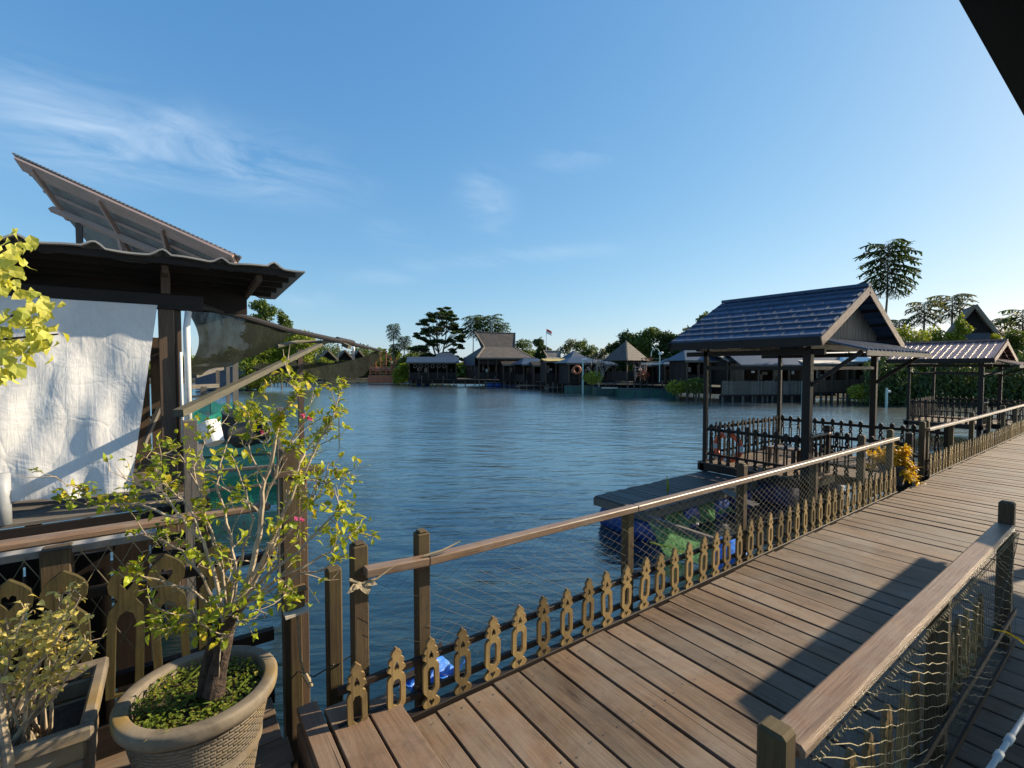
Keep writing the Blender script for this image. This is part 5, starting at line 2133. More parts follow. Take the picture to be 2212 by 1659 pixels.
def hut(name, label, xc, d, yaw, W, D, ye, yt, kind, yf, roofm='shingle', wallm='farwood', ridge=None, parapet=None, over=.5, posts=4, back=True, side=True, group='huts on stilts along the far shore', cat='hut', stilts=True, bay=None):
    root = far_root(name, label, cat, xc, d, yaw, group)
    ze, zr, zf = zl(ye, d), zl(yt, d), max(zl(yf, d), .3)
    m = MB()
    Wr, Dr = W + over * 2, D + over * 2
    if kind == 'pyr':
        hip_roof(m, Wr, Dr, ze, zr, 0)
    elif kind == 'hip':
        hip_roof(m, Wr, Dr, ze, zr, ridge if ridge is not None else W * .5)
    elif kind == 'gable':                                 # ridge runs along x
        m.slab([(-Wr / 2, -Dr / 2, ze), (Wr / 2, -Dr / 2, ze), (Wr / 2, 0, zr), (-Wr / 2, 0, zr)], .1)
        m.slab([(Wr / 2, Dr / 2, ze), (-Wr / 2, Dr / 2, ze), (-Wr / 2, 0, zr), (Wr / 2, 0, zr)], .1)
    elif kind == 'aframe':                                # ridge runs along y, gable to the front
        m.slab([(-Wr / 2, Dr / 2, ze), (-Wr / 2, -Dr / 2, ze), (0, -Dr / 2 - .3, zr), (0, Dr / 2, zr)], .1)
        m.slab([(Wr / 2, -Dr / 2, ze), (Wr / 2, Dr / 2, ze), (0, Dr / 2, zr), (0, -Dr / 2 - .3, zr)], .1)
        g = MB()
        tri(g, (-W / 2, -D / 2 + .2, ze), (W / 2, -D / 2 + .2, ze), (0, -D / 2 + .2, zr - .25), .05)
        g.build('gable_wall', M['farwood'], root, local=True)
        g = MB()
        for s in (-1, 1):
            g.bar((s * Wr / 2, -Dr / 2 - .05, ze - .05), (0, -Dr / 2 - .35, zr - .05), .12, .30)
        g.build('bargeboard', M['farlight'], root, local=True)
    elif kind == 'horn':
        zm = ze + (zr - ze) * .42
        a = [(-Wr / 2, -Dr / 2, ze), (Wr / 2, -Dr / 2, ze), (Wr / 2, Dr / 2, ze), (-Wr / 2, Dr / 2, ze)]
        w2, d2 = W * .30, D * .14
        b = [(-w2, -d2, zm), (w2, -d2, zm), (w2, d2, zm), (-w2, d2, zm)]
        for i in range(4):
            j = (i + 1) % 4
            m.slab([a[i], a[j], b[j], b[i]], .12)
        rl, rr = -W * .455, W * .36
        m.slab([b[0], b[1], (rr, 0, zr), (rl, 0, zr)], .12)
        m.slab([b[2], b[3], (rl, 0, zr), (rr, 0, zr)], .12)
        g = MB()
        tri(g, b[3], b[0], (-W * .36, 0, zr - .8), .05)
        tri(g, b[1], b[2], (W * .32, 0, zr - .8), .05)
        g.build('gable_wall', M['bluesheetroof'], root, local=True)
        g = MB()
        g.bar((b[0][0] - .04, b[0][1] - .04, zm), (rl, 0, zr), .18, .14)
        g.bar((b[1][0] + .04, b[1][1] - .04, zm), (rr, 0, zr), .14, .12)
        g.bar(a[0], b[0], .22, .16)
        g.bar(a[1], b[1], .18, .12)
        g.bar((a[0][0], a[0][1] - .02, ze - .1), (a[1][0], a[1][1] - .02, ze - .1), .10, .24)
        g.build('roof_trim', M['farlight'], root, local=True)
    m.build('roof', M[roofm], root, local=True)
    if kind in ('hip', 'gable'):
        g = MB()
        g.bar((-Wr / 2, -Dr / 2 - .03, ze - .12), (Wr / 2, -Dr / 2 - .03, ze - .12), .05, .16)
        g.build('fascia', M['greywood'], root, local=True)
    m = MB()
    m.box((-W / 2 - .2, -D / 2 - .25, zf - .12), (W / 2 + .2, D / 2, zf), 0)
    m.build('floor', M['farwood'], root, local=True)
    zp = zl(parapet, d) if parapet else zf
    if kind != 'aframe':
        if parapet:
            m = MB()
            n = max(4, int(W / .22))
            for i in range(n):
                a, b = -W / 2 + W * i / n, -W / 2 + W * (i + .94) / n
                m.box((a, -D / 2 - .03, zf + .001), (b, -D / 2 + .03, zp + rng.uniform(-.04, .02)), 2)
            m.build('front_parapet', M[wallm], root, local=True)
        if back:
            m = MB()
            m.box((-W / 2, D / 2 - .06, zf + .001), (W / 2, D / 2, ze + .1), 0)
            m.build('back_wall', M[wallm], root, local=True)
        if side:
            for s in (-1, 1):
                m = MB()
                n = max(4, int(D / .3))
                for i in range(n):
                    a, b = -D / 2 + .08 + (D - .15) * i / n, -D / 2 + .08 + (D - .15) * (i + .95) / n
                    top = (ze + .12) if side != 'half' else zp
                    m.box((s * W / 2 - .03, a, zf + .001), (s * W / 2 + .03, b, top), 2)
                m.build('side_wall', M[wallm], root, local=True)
        if parapet and back:
            for q in range(4):
                m = MB()
                xx = rng.uniform(-W * .45, W * .38)
                hh = rng.uniform(.35, .9)
                z0 = zp + rng.uniform(-.1, .25)
                m.box((xx, D * .12, z0), (xx + rng.uniform(.2, .6), D * .12 + .06, min(z0 + hh, ze - .1)), 2)
                m.build('hung_panel', M[rng.choice(('farlight', 'cream', 'pinkbeam', 'greywood', 'white'))], root, local=True)
        for i in range(posts):
            xx = -W / 2 + W * i / (posts - 1)
            m = MB()
            m.box((xx - .07, -D / 2 - .11, zf), (xx + .07, -D / 2 + .02, ze + .03), 2)
            m.build('post', M['brownwood'], root, local=True)
        m = MB()
        m.box((-W / 2 - .1, -D / 2 - .09, ze - .22), (W / 2 + .1, -D / 2 - .01, ze - .04), 0)
        m.build('header_beam', M['farwood'], root, local=True)
    if stilts:
        n = max(3, int(W / 1.0))
        for i in range(n + 1):
            xx = -W / 2 + W * i / n
            m = MB()
            m.box((xx - .06, -D / 2 - .2, -1.2), (xx + .06, -D / 2 - .08, zf - .12), 2)
            m.build('stilt', M['greywood'], root, local=True)
    return root, W, D, ze, zr, zf


def pane(root, name, mt, x0, x1, z0, z1, y):
    m = MB()
    m.box((x0, y - .03, z0), (x1, y + .03, z1), 0)
    return m.build(name, M[mt], root, local=True)


# the big hall with the horned roof
d = 78
root, W, D, ze, zr, zf = hut('lakeside_hall', 'large hall on stilts whose grey roof flares up to a horned ridge', 1075, d, R(20), 8.6, 7.6, 774, 718, 'horn', 816, parapet=803, posts=7, group=None, cat='hall', side=False)
m = MB()
m.box((-W / 2 - .05, -D / 2 + .1, zf), (-W / 2, D / 2, ze + .3), 1)
m.build('side_wall', M['farwood'], root, local=True)
m = MB()
m.box((-W / 2 - .6, -D / 2 + .3, zl(790, d)), (-W / 2 - .55, D / 2 - .2, ze + .2), 1)
m.build('side_sheeting', M['bluesheetroof'], root, local=True)
for yy in (-1.6, .6, 2.4):
    m = MB()
    m.box((-W / 2 - .09, yy - .5, zf + 1.2), (-W / 2 - .052, yy + .5, zf + 2.1), 1)
    m.build('window', M['darkdrum'], root, local=True)
m = MB()
m.box((-W / 2, -D / 2 - .02, zl(788, d)), (W / 2, -D / 2 + .04, ze - .05), 0)
m.build('upper_boarding', M['farwood'], root, local=True)
for x0, w_, z0, z1, mt in ((-2.9, .45, 803, 797, 'white'), (-1.3, .3, 803, 790, 'farlight'), (1.0, .5, 803, 795, 'creampanel'), (1.9, .35, 803, 791, 'farlight'), (2.7, .4, 803, 792, 'orange'), (3.3, .9, 802, 797, 'white'), (-3.5, .35, 800, 790, 'farlight'), (.1, .4, 803, 790, 'farlight')):
    m = MB()
    m.box((x0, -D / 2 + 1.0, zl(z0, d)), (x0 + w_, -D / 2 + 1.08, zl(z1, d)), 2)
    m.build('wall_panel', M[mt], root, local=True)
m = MB()
m.box((-3.6, -D / 2 - 1.3, .62), (2.2, -D / 2 - .3, .72), 0)
m.build('landing', M['greywood'], root, local=True)
for i in range(4):
    mtx = parent_matrix(root)
    c = mtx @ Vector((-2.7 + i * 1.25, -D / 2 - .9, .28))
    ax = mtx.to_3x3() @ Vector((1, 0, 0))
    tag(drum_mb(c, ax, 1.1, .36).build('float_drum', M['bluedrum'], smooth=True), ['first blue drum from the left under the landing of the horned hall', 'second blue drum from the left under the landing of the horned hall',
        'third blue drum from the left under the landing of the horned hall', 'rightmost blue drum under the landing of the horned hall'][i], 'drum', 'blue drums under the landing of the hall')

# long dark wing to the left of the hall
d = 80
root, W, D, ze, zr, zf = hut('long_wing', 'long low dark building on stilts joining the hall on its left', 936, d, R(8), 7.6, 5, 783, 771, 'gable', 817, 'bluesheetroof', parapet=804, posts=6, over=.5, group=None, cat='building')
for i in range(6):
    m = MB()
    x = -2.9 + i * .95
    torus(m, (x, -D / 2 + .5, zl(791, d)), .28, .09, 0, 2 * PI, (1, 0, 0), (0, 0, 1), 12, 5)
    m.build('round_ornament', M['farlight'], root, local=True)
hut('small_house', 'small house with slate blue roof peeping over the long wing', 962, 88, R(15), 3.4, 4, 775, 762, 'hip', 800, 'bluesheetroof', ridge=2.4, stilts=False)
for i, x in enumerate((905, 922)):
    p = at(x, 826, 78.5)
    tag(drum_mb((p.x, p.y, WZ + .5), (.3, 1, 0), 1, .5).build('float_drum', M['bluedrum'], smooth=True), ('blue drum at the left among the stilts of the long wing', 'blue drum at the right among the stilts of the long wing')[i], 'drum', 'drums among the stilts of the long wing')

# huts to the right of the hall
hut('thatched_hut', 'open blue roofed hut just right of the horned hall', 1146, 70, R(18), 3.6, 4, 787, 774, 'hip', 822, 'bluesheetroof', ridge=2.2, parapet=808, posts=4, side='half')
hut('horned_hut', 'small hut with pale shingled horned roof beside the flagpole', 1194, 72, R(14), 3.3, 3.4, 783, 757, 'horn', 822, 'shinglelight', parapet=806, posts=3)
hut('thatched_hut', 'dim hut with a strip of yellow thatch along its eaves', 1205, 62, R(10), 4.0, 3, 780, 775, 'gable', 824, 'thatch', parapet=804, posts=4, over=.2)
root, *_ = hut('blue_roofed_hut', 'blue roofed hut with a lifebuoy hanging at its front', 1250, 58, R(14), 3.9, 3.6, 784, 771, 'hip', 826, 'bluesheetroof', ridge=2.0, parapet=808, posts=4)
c = at(1246, 799, 55.2)
m = MB()
torus(m, c, .42, .13, 0, 2 * PI, RGT, (0, 0, 1), 20, 8)
tag(m.build('lifebuoy', M['orange'], smooth=True), 'small faded lifebuoy on the front of the far blue roofed hut', 'lifebuoy')
root, *_ = hut('peaked_hut', 'grey peaked hut behind the bare tree with one dark and one pale roof side', 1240, 78, R(25), 3.2, 3.2, 779, 757, 'pyr', 800, 'bluesheetroof', stilts=False)
root, W, D, ze, zr, zf = hut('pyramid_hut', 'hut with a steep pyramid roof of grey shingles above the green tanks', 1352, 52, R(34), 3.0, 3.0, 779, 736, 'pyr', 819, 'shingle', parapet=802, posts=4, over=.32, side='half', back=False)
m = MB()
m.bar((-W / 2 - .32, -D / 2 - .34, ze + .05), (0, -.02, zr + .02), .14, .08)
m.build('hip_rafter', M['farlight'], root, local=True)
pane(root, 'sign_board', 'white', .2, .62, zl(800, d * 52 / 80), zl(795, 52), -D / 2 - .14)
for i, (x, z) in enumerate(((-1.1, 1.9), (-.4, 2.1), (.9, 2.0))):
    m = MB()
    torus(m, (x, -D / 2 - .05, ze - .5), .24, .06, 0, PI, (1, 0, 0), (0, 0, 1), 10, 5)
    m.build('arch_trim', M['farwood'], root, local=True)
root = far_root('pot_stand', 'orange lit wooden shelf rack with potted flowers beside the pyramid hut', 'shelf', 1380, 50.5, R(20))
m = MB()
for y in (793, 799, 805, 811):
    m.box((-.6, -.25, zl(y, 50.5) - .05), (.6, .25, zl(y, 50.5)), 0)
for x in (-.6, .05, .6):
    m.box((x - .04, -.26, zl(822, 50.5)), (x + .04, -.18, zl(790, 50.5)), 2)
m.build('shelf_frame', M['pinkbeam'], root, local=True)
lf = MB()
r2 = random.Random(31)
for k in range(160):
    leaf_shape(lf, (r2.gauss(.35, .35), -.3 + r2.gauss(0, .1), zl(808, 50.5) + r2.gauss(0, .22)), rnd_dir(r2), (0, 0, 1), .2, .14)
lf.build('foliage', M['orange'], root, local=True)

hut('low_hut', 'low dark hut tucked against the right end of the horned hall', 1104, 74, R(12), 3.0, 3, 788, 780, 'gable', 820, 'farwood', parapet=803, posts=4, over=.2)
hut('low_hut', 'low dark hut between the open blue roofed hut and the horned hut', 1170, 68, R(10), 3.0, 3, 789, 781, 'gable', 822, 'farwood', parapet=806, posts=4, over=.2)
hut('low_hut', 'low dark hut behind the bare tree', 1294, 61, R(8), 3.2, 3, 787, 777, 'hip', 823, 'bluesheetroof', ridge=1.6, parapet=806, posts=4, over=.3)
hut('low_hut', 'low dark hut right of the pyramid hut, under the pennant strings', 1408, 55, R(6), 3.4, 3, 789, 781, 'gable', 826, 'farwood', parapet=808, posts=4, over=.2)
hut('low_hut', 'low dark hut beneath the arched lamp', 1450, 52, R(4), 2.6, 3, 787, 776, 'hip', 826, 'bluesheetroof', ridge=1.4, parapet=808, posts=3, over=.3)
for i, (x, d, w) in enumerate(((1150, 66, 60), (1200, 60, 40), (1310, 53.5, 34))):
    root = far_root('net_pen', ('dark floating net pen between the hall and the green tanks, widest of three', 'dark floating net pen just left of the lifebuoy hut', 'dark floating net pen at the foot of the bare tree')[i], 'net pen', x, d, R(6), 'dark net pens before the far huts')
    hw = w * px(d) / 2
    m = MB()
    for sx in (-1, 1):
        m.box((sx * hw - .06, -1.2, .25), (sx * hw + .06, 1.2, .4), 1)
    m.box((-hw - .1, -1.26, .41), (hw + .1, -1.1, .52), 0)
    m.box((-hw - .1, 1.1, .41), (hw + .1, 1.26, .52), 0)
    m.build('pen_frame', M['greywood'], root, local=True)
    m = MB()
    m.box((-hw, -1.08, -.3), (hw, -1.0, .40), 0)
    m.build('pen_net', M['farwood'], root, local=True)
    for k in range(5):
        m = MB()
        xx = -hw + 2 * hw * k / 4
        m.box((xx - .05, -1.32, -1), (xx + .05, -1.24, .9 + .3 * (k % 2)), 2)
        m.build('stake', M['greywood'], root, local=True)

# huts seen through the pavilion
hut('blue_roofed_hut', 'broad hut with slate blue hipped roof left of the pavilion post', 1512, 47, R(8), 4.7, 3.6, 779, 757, 'hip', 826, 'bluesheetroof', ridge=3.4, parapet=808, posts=5, over=.45)
hut('pale_roofed_hut', 'hut with a pale sloping roof showing right of the pavilion post', 1560, 46, R(28), 2.6, 3.2, 780, 760, 'gable', 828, 'shinglelight', parapet=806, posts=3)
root, W, D, ze, zr, zf = hut('long_lake_house', 'long brown plank house behind a picket fence seen through the pavilion', 1690, 44, R(3), 9.8, 4, 788, 764, 'gable', 842, 'bluesheetroof', wallm='brownwood', parapet=822, posts=8, over=.4, group=None, cat='house')
for i, (x, w_, z0, z1, mt) in enumerate(((-3.6, .3, 805, 801, 'white'), (-1.5, .35, 812, 799, 'farlight'), (.2, .22, 808, 801, 'white'), (1.7, .5, 806, 798, 'creampanel'), (3.3, .9, 812, 797, 'pinkbeam'), (4.0, .22, 812, 803, 'white'), (-2.6, .5, 809, 803, 'farlight'))):
    m = MB()
    m.box((x, -D / 2 + .9, zl(z0, 44)), (x + w_, -D / 2 + .96, zl(z1, 44)), 0)
    m.build('wall_panel', M[mt], root, local=True)
hut('white_roofed_hut', 'hut with whitish tin roof between the pavilion posts', 1845, 43, R(-6), 2.9, 3, 781, 771, 'hip', 845, 'white', ridge=2, parapet=818, posts=3, over=.2, wallm='brownwood')
hut('white_roofed_hut', 'low whitish roof just behind the thick post of the pavilion', 1770, 43, R(4), 4.2, 3, 785, 777, 'gable', 845, 'cream', parapet=820, posts=3, over=.2, wallm='brownwood')
root = far_root('picket_fence', 'dark weathered picket fence along the water seen through the pavilion', 'fence', 1682, 41.5, R(3))
m = MB()
for i in range(74):
    x = -5.1 + i * .14
    m.box((x, -.02, zl(852, 41.5)), (x + .115, .02, zl(823, 41.5) + rng.uniform(-.05, .05)), 2)
m.build('pickets', M['greywood'], root, local=True)
m = MB()
m.box((-5.2, .025, zl(832, 41.5)), (5.3, .08, zl(829, 41.5)), 0)
m.box((-5.2, -.06, zl(853, 41.5) - .1), (5.3, .08, zl(852, 41.5)), 0)
m.build('fence_rail', M['farwood'], root, local=True)
m = MB()
m.box((-5.2, .25, -.3), (3.6, .30, zl(854, 41.5)), 0)  # dark sheet added for the darkness under the fence
m.build('dark_skirt', M['farwood'], root, local=True)
for i in range(12):
    m = MB()
    x = -5 + i * .9
    m.box((x - .06, 0, -1.2), (x + .06, .12, zl(853.2, 41.5) - .1), 2)
    m.build('stilt', M['greywood'], root, local=True)
for (xx, dd, lab) in ((1735, 39, 'pale pole with a white sign arm standing at the picket fence'), (1917, 36, 'pale upright pole in the water before the dark undergrowth')):
    root = far_root('pole', lab, 'pole', xx, dd, 0)
    m = MB()
    m.box((-.06, -.06, -1.2), (.06, .06, zl(822 if xx < 1800 else 838, dd)), 2)
    m.build('pole_shaft', M['lampgreen'], root, local=True)
    m = MB()
    m.bar((.07, 0, zl(829 if xx < 1800 else 846, dd)), (.75 if xx < 1800 else .25, 0, zl(828 if xx < 1800 else 845, dd)), .2, .14)
    m.build('pole_arm', M['white'], root, local=True)
root = far_root('work_table', 'rough white table on stilts in the water right of the green tanks', 'table', 1480, 45, R(4))
m = MB()
m.box((-.95, -.5, zl(834, 45) - .06), (.95, .5, zl(834, 45)), 0)
m.build('tabletop', M['farlight'], root, local=True)
for x in (-.85, 0, .85):
    m = MB()
    m.box((x - .05, -.5, -1.2), (x + .05, -.4, zl(834, 45) - .07), 2)
    m.build('leg', M['greywood'], root, local=True)

# green tanks, lamps, flag, bare tree
def tank(label, x0, x1, yt, d, dep, h=.75):
    root = far_root('fish_tank', label, 'fish tank', (x0 + x1) / 2, d, 0, 'green fish tanks before the far huts')
    w = (x1 - x0) * px(d)
    m = MB()
    zt = zl(yt, d)
    n = 4
    m.grid(lambda s, t: Vector((-w / 2 + w * s, -dep / 2 + .05 * math.sin(s * 13) * (1 - t), -.3 + (zt + .3) * t + .02 * math.sin(s * 9))), 24, 4)
    m.grid(lambda s, t: Vector((w / 2 - .02 * t, -dep / 2 + dep * s, -.3 + (zt + .3) * t)), 8, 4)
    m.grid(lambda s, t: Vector((-w / 2, dep / 2 - dep * s, -.3 + (zt + .3) * t)), 8, 4)
    m.grid(lambda s, t: Vector((w / 2 - w * s, dep / 2, -.3 + (zt + .3) * t)), 24, 4)
    m.build('tank_wall', M['tank'], root, local=True)
    m = MB()
    for i in range(n + 1):
        x = -w / 2 + w * i / n
        m.box((x - .05, -dep / 2 - .06, -.6), (x + .05, -dep / 2 + .0, zt + .08), 2)
    m.box((-w / 2, -dep / 2 - .07, zt - .02), (w / 2, -dep / 2 + .03, zt + .06), 0)
    m.build('tank_frame', M['bluesheetroof'], root, local=True)
    return root


tank('long green fish tank in the water before the lifebuoy hut', 1222, 1282, 833, 55, 3)
tank('green fish tank with a pale plank edge below the bare tree', 1284, 1322, 836, 52, 3)
tank('widest green fish tank in front of the pyramid hut', 1335, 1452, 839, 49, 3.2)
m = MB()
m.bar(at(1300, 838, 50), at(1334, 838, 49.5), .3, .1)
tag(m.build('plank', M['cream']), 'pale plank bridging two green fish tanks', 'plank')
root = far_root('lamp_post', 'slim white lamp post by the lifebuoy hut', 'lamp post', 1259, 53, 0)
m = MB()
m.box((-.09, -.09, -.4), (.09, .09, zl(776, 53)), 2)
m.build('lamp_shaft', M['lampgreen'], root, local=True)
m = MB()
m.bar((-.1, 0, zl(776, 53)), (.45, 0, zl(775, 53)), .25, .18)
m.build('lamp_head', M['white'], root, local=True)
root = far_root('arched_lamp', 'pale green street lamp with a curved arm over the huts', 'lamp post', 1425, 48, 0)
m = MB()
m.tube([(0, 0, zl(826, 48)), (0, 0, zl(768, 48))], .05, 6)
k = px(48)
m.tube([(0, 0, zl(768, 48)), (-1 * k, 0, zl(760, 48)), (-5 * k, 0, zl(754, 48)), (-10 * k, 0, zl(752.5, 48)), (-15 * k, 0, zl(755, 48)), (-18 * k, 0, zl(760, 48)), (-19 * k, 0, zl(770, 48))], .045, 6)
m.build('lamp_arm', M['lampgreen'], root, local=True)
m = MB()
m.lathe([(0, -.12), (.16, -.10), (.2, 0), (.1, .12), (0, .14)], (.05, 0, zl(764, 48)), 8)
m.lathe([(0, -.1), (.13, -.08), (.16, 0), (.08, .1), (0, .12)], (.22, 0, zl(762, 48)), 8)
m.build('lamp_head', M['white'], root, local=True)
root = far_root('banner_string', 'strings of small white and orange pennants on a rail behind the arched lamp', 'bunting', 1430, 51, 0)
m = MB()
for j, y in enumerate((774, 783)):
    m.bar((-2.4, 0, zl(y, 51)), (1.9, 0, zl(y, 51)), .05, .05)
m.build('rail', M['farlight'], root, local=True)
m = MB()
for i in range(34):
    x = -2.3 + i * .125
    tri(m, (x, -.05, zl(784, 51)), (x + .1, -.05, zl(784, 51)), (x + .05, -.06, zl(790, 51)), .01)
m.build('pennants', M['white'], root, local=True)
m = MB()
for i in range(6):
    x = -1.9 + i * .16
    m.box((x, -.08, zl(778, 51)), (x + .11, -.05, zl(772 + i % 3, 51)), 2)
m.build('flags', M['orange'], root, local=True)
root = far_root('flagpole', 'thin flagpole flying a red and white flag above the huts', 'flagpole', 1180, 84, 0)
m = MB()
m.tube([(0, 0, .3), (0, 0, zl(709, 84))], .055, 6)
m.build('pole_shaft', M['white'], root, local=True)
k = px(84)


def flagf(s, t0, t1):
    def f(a, b):
        t = t0 + (t1 - t0) * b
        return Vector((.06 + 11 * k * a, .12 * math.sin(a * 6), zl(711 + 10 * t + a * 5 - 0 * a, 84) + .05 * math.sin(a * 5) - .0))
    return f


fr = MB()
fr.grid(flagf(0, 0, .5), 8, 3)
fr.build('flag_red', M['redpaint'], root, local=True)
fr = MB()
fr.grid(flagf(0, .5, 1.0), 8, 3)
fr.build('flag_white', M['white'], root, local=True)
root = far_root('bare_tree', 'leafless pale tree hung with sticks before the huts', 'tree', 1294, 52, 0)
r2 = random.Random(77)
m = MB()


def grow(p, dvec, L, rad, depth):
    q = p + dvec * L
    mid = p.lerp(q, .5) + rnd_dir(r2) * L * .08
    m.tube([p, mid, q], [rad, rad * .85, rad * .7], 5)
    if depth == 0:
        return
    for k in range(3 if depth > 1 else 2):
        dd = (dvec + rnd_dir(r2) * .75 + Vector((0, 0, .15))).normalized()
        grow(q.lerp(p, r2.uniform(0, .3)), dd, L * r2.uniform(.55, .8), rad * .6, depth - 1)


grow(Vector((0, 0, -.2)), Vector((.05, 0, 1)), 1.7, .11, 1)
grow(Vector((.05, 0, 1.3)), Vector((-.3, 0, 1)).normalized(), 1.2, .08, 4)
grow(Vector((.05, 0, 1.3)), Vector((.35, .2, 1)).normalized(), 1.2, .08, 4)
m.build('trunk', M['barkpale'], root, local=True)
m = MB()
for k in range(26):
    x, z = r2.uniform(-2.0, 2.0), r2.uniform(2.0, 3.6)
    m.bar((x, r2.uniform(-.6, .6), z), (x + r2.uniform(-.15, .15), r2.uniform(-.6, .6), z + r2.uniform(.3, .9)), .06, .05)
m.build('hung_sticks', M['farlight'], root, local=True)

# left far shore: jetty, A-frame houses, red pergola, dark shed
root = far_root('jetty', 'low timber jetty on many thin posts under the black nets', 'jetty', 650, 76, 0)
m = MB()
m.box((-7.6, -.5, zl(817.5, 76) - .12), (7.6, 1.5, zl(817.5, 76)), 0)
m.box((-7.6, -.6, zl(814, 76) - .06), (-3.0, -.54, zl(814, 76)), 0)
m.box((-1.0, -.5, zl(812, 76) - .06), (1.6, -.44, zl(812, 76)), 0)
m.build('jetty_deck', M['farlight'], root, local=True)
for i in range(24):
    x = -7.4 + i * .64 + rng.uniform(-.1, .1)
    m = MB()
    m.box((x - .07, -.52, -1.2), (x + .07, -.40, zl(817.5, 76) - .13), 2)
    m.build('jetty_post', M['farlight'], root, local=True)
m = MB()
for i in range(14):
    a = Vector((-.9 + rng.uniform(0, 2.2), .2, zl(817, 76)))
    m.bar(a, a + Vector((rng.uniform(-.8, .8), 0, rng.uniform(.6, 1.7))), .07, .07)
m.build('stacked_poles', M['farlight'], root, local=True)
m = MB()
torus(m, at(579, 828, 74), .48, .17, 0, 2 * PI, RGT, (0, 0, 1), 18, 8)
tag(m.build('tyre', M['rubber'], smooth=True), 'grey tyre hung on the far jetty', 'tyre')
for i, (x, d, sc_) in enumerate(((706, 92, 1), (742, 96, 1), (771, 100, .95))):
    hut('a_frame_house', ('A-frame house with blue roof nearest the big bright tree, leftmost of three', 'middle A-frame house with blue roof above the sagging net', 'A-frame house with blue roof at the right, behind the white pointed ornament')[i],
        x, d, R(28), 2.7 * sc_, 3.2, 778, 757, 'aframe', 800, 'bluesheetroof', group='A-frame houses on the far left shore', cat='house', stilts=False)
root = far_root('dark_shed', 'dark blue shed at the water behind the upper net', 'shed', 492, 62, R(-5))
m = MB()
m.box((-3.4, -1.5, .1), (3.4, 1.5, zl(792, 62)), 0)
m.build('shed_wall', M['bluesheetroof'], root, local=True)
m = MB()
m.slab([(-3.7, -2.0, zl(792, 62) + .05), (3.7, -2.0, zl(792, 62) + .05), (3.7, 1.8, zl(786, 62) + .3), (-3.7, 1.8, zl(786, 62) + .3)], .08)
m.build('roof', M['cream'], root, local=True)
root = far_root('pergola', 'red brown ornamental pergola with crossed poles at the far end of the lake', 'pergola', 830, 84, R(5))
d = 84
k = px(d)
for x in (-30, -18, -8, 4, 14, 26):
    m = MB()
    m.bar((x * k, 0, .2), (x * k, 0, zl(772 if abs(x) > 10 else 762, d)), .16, .16)
    m.build('post', M['orange'], root, local=True)
m = MB()
for (x0, y0_, x1, y1_) in ((-32, 806, 30, 806), (-32, 798, 30, 798), (-32, 801, 30, 801), (-28, 780, 28, 780), (-16, 770, 16, 770), (-30, 798, -18, 782), (-18, 798, -30, 782), (-8, 798, 4, 782), (4, 798, -8, 782), (14, 798, 26, 782), (26, 798, 14, 782), (-10, 770, 0, 757), (10, 770, 0, 757), (-18, 780, -8, 770), (16, 780, 8, 770)):
    m.bar((x0 * k, -.1, zl(y0_, d)), (x1 * k, -.1, zl(y1_, d)), .10, .14)
m.build('lattice', M['orange'], root, local=True)
m = MB()
for i in range(20):
    x = rng.uniform(-30, 30) * k
    m.box((x - .15, .1, zl(rng.uniform(796, 802), d)), (x + .25, .3, zl(rng.uniform(790, 795), d)), 2)
m.build('cross_panels', M['pinkbeam'], root, local=True)
m = MB()
m.box((-33 * k, -.6, .15), (34 * k, 1.2, zl(811, d)), 0)
m.build('platform', M['orange'], root, local=True)
root = far_root('white_ornament', 'white pointed ornament standing among the A-frame houses', 'ornament', 764, 88, 0)
m = MB()
for s in (-1, 1):
    m.bar((s * .75, 0, .3), (0, 0, zl(760, 88)), .22, .12)
m.bar((-.5, 0, zl(780, 88)), (.5, 0, zl(780, 88)), .12, .14)
m.build('ornament_frame', M['pinkbeam'], root, local=True)
m = MB()
m.lathe([(0, 0), (.22, .1), (.3, .5), (.2, .9), (0, 1.2)], (0, 0, zl(760, 88)), 8)
m.build('ornament_tip', M['white'], root, local=True)

# ------------------------------------------------------------ trees
def card(mb, p, s, r, flatness=0.0):
    """one leaf spray: a bent pair of triangles-and-quads facing a random way"""
    n = rnd_dir(r)
    n.z += flatness * (1 if n.z > 0 else -1)
    n.normalize()
    a = n.orthogonal().normalized()
    a.rotate(Matrix.Rotation(r.uniform(0, 6.28), 3, n))
    b = n.cross(a)
    w, h = s * r.uniform(.7, 1.2), s * r.uniform(.35, .6)
    p = Vector(p)
    mb.add([p - a * w * .5, p + b * h * .5 + n * s * .08, p + a * w * .5, p - b * h * .5 + n * s * .08], [(0, 1, 2), (0, 2, 3)])


def crown_clumps(mb, clumps, n, s, r, flatness=.0):
    vol = sum(c[3] * c[4] * c[5] for c in clumps) or 1
    for (x, y, z, rx, ry, rz) in clumps:
        k = max(12, int(n * (rx * ry * rz) / vol))
        for i in range(k):
            d = rnd_dir(r)
            q = r.random() ** .40
            # ragged outline
            q *= .82 + .35 * r.random() * (.5 + .5 * math.sin(d.x * 7 + x * 3) * math.sin(d.z * 8 + y * 5))
            card(mb, (x + d.x * rx * q, y + d.y * ry * q, z + d.z * rz * q), s * r.uniform(.7, 1.3), r, flatness)


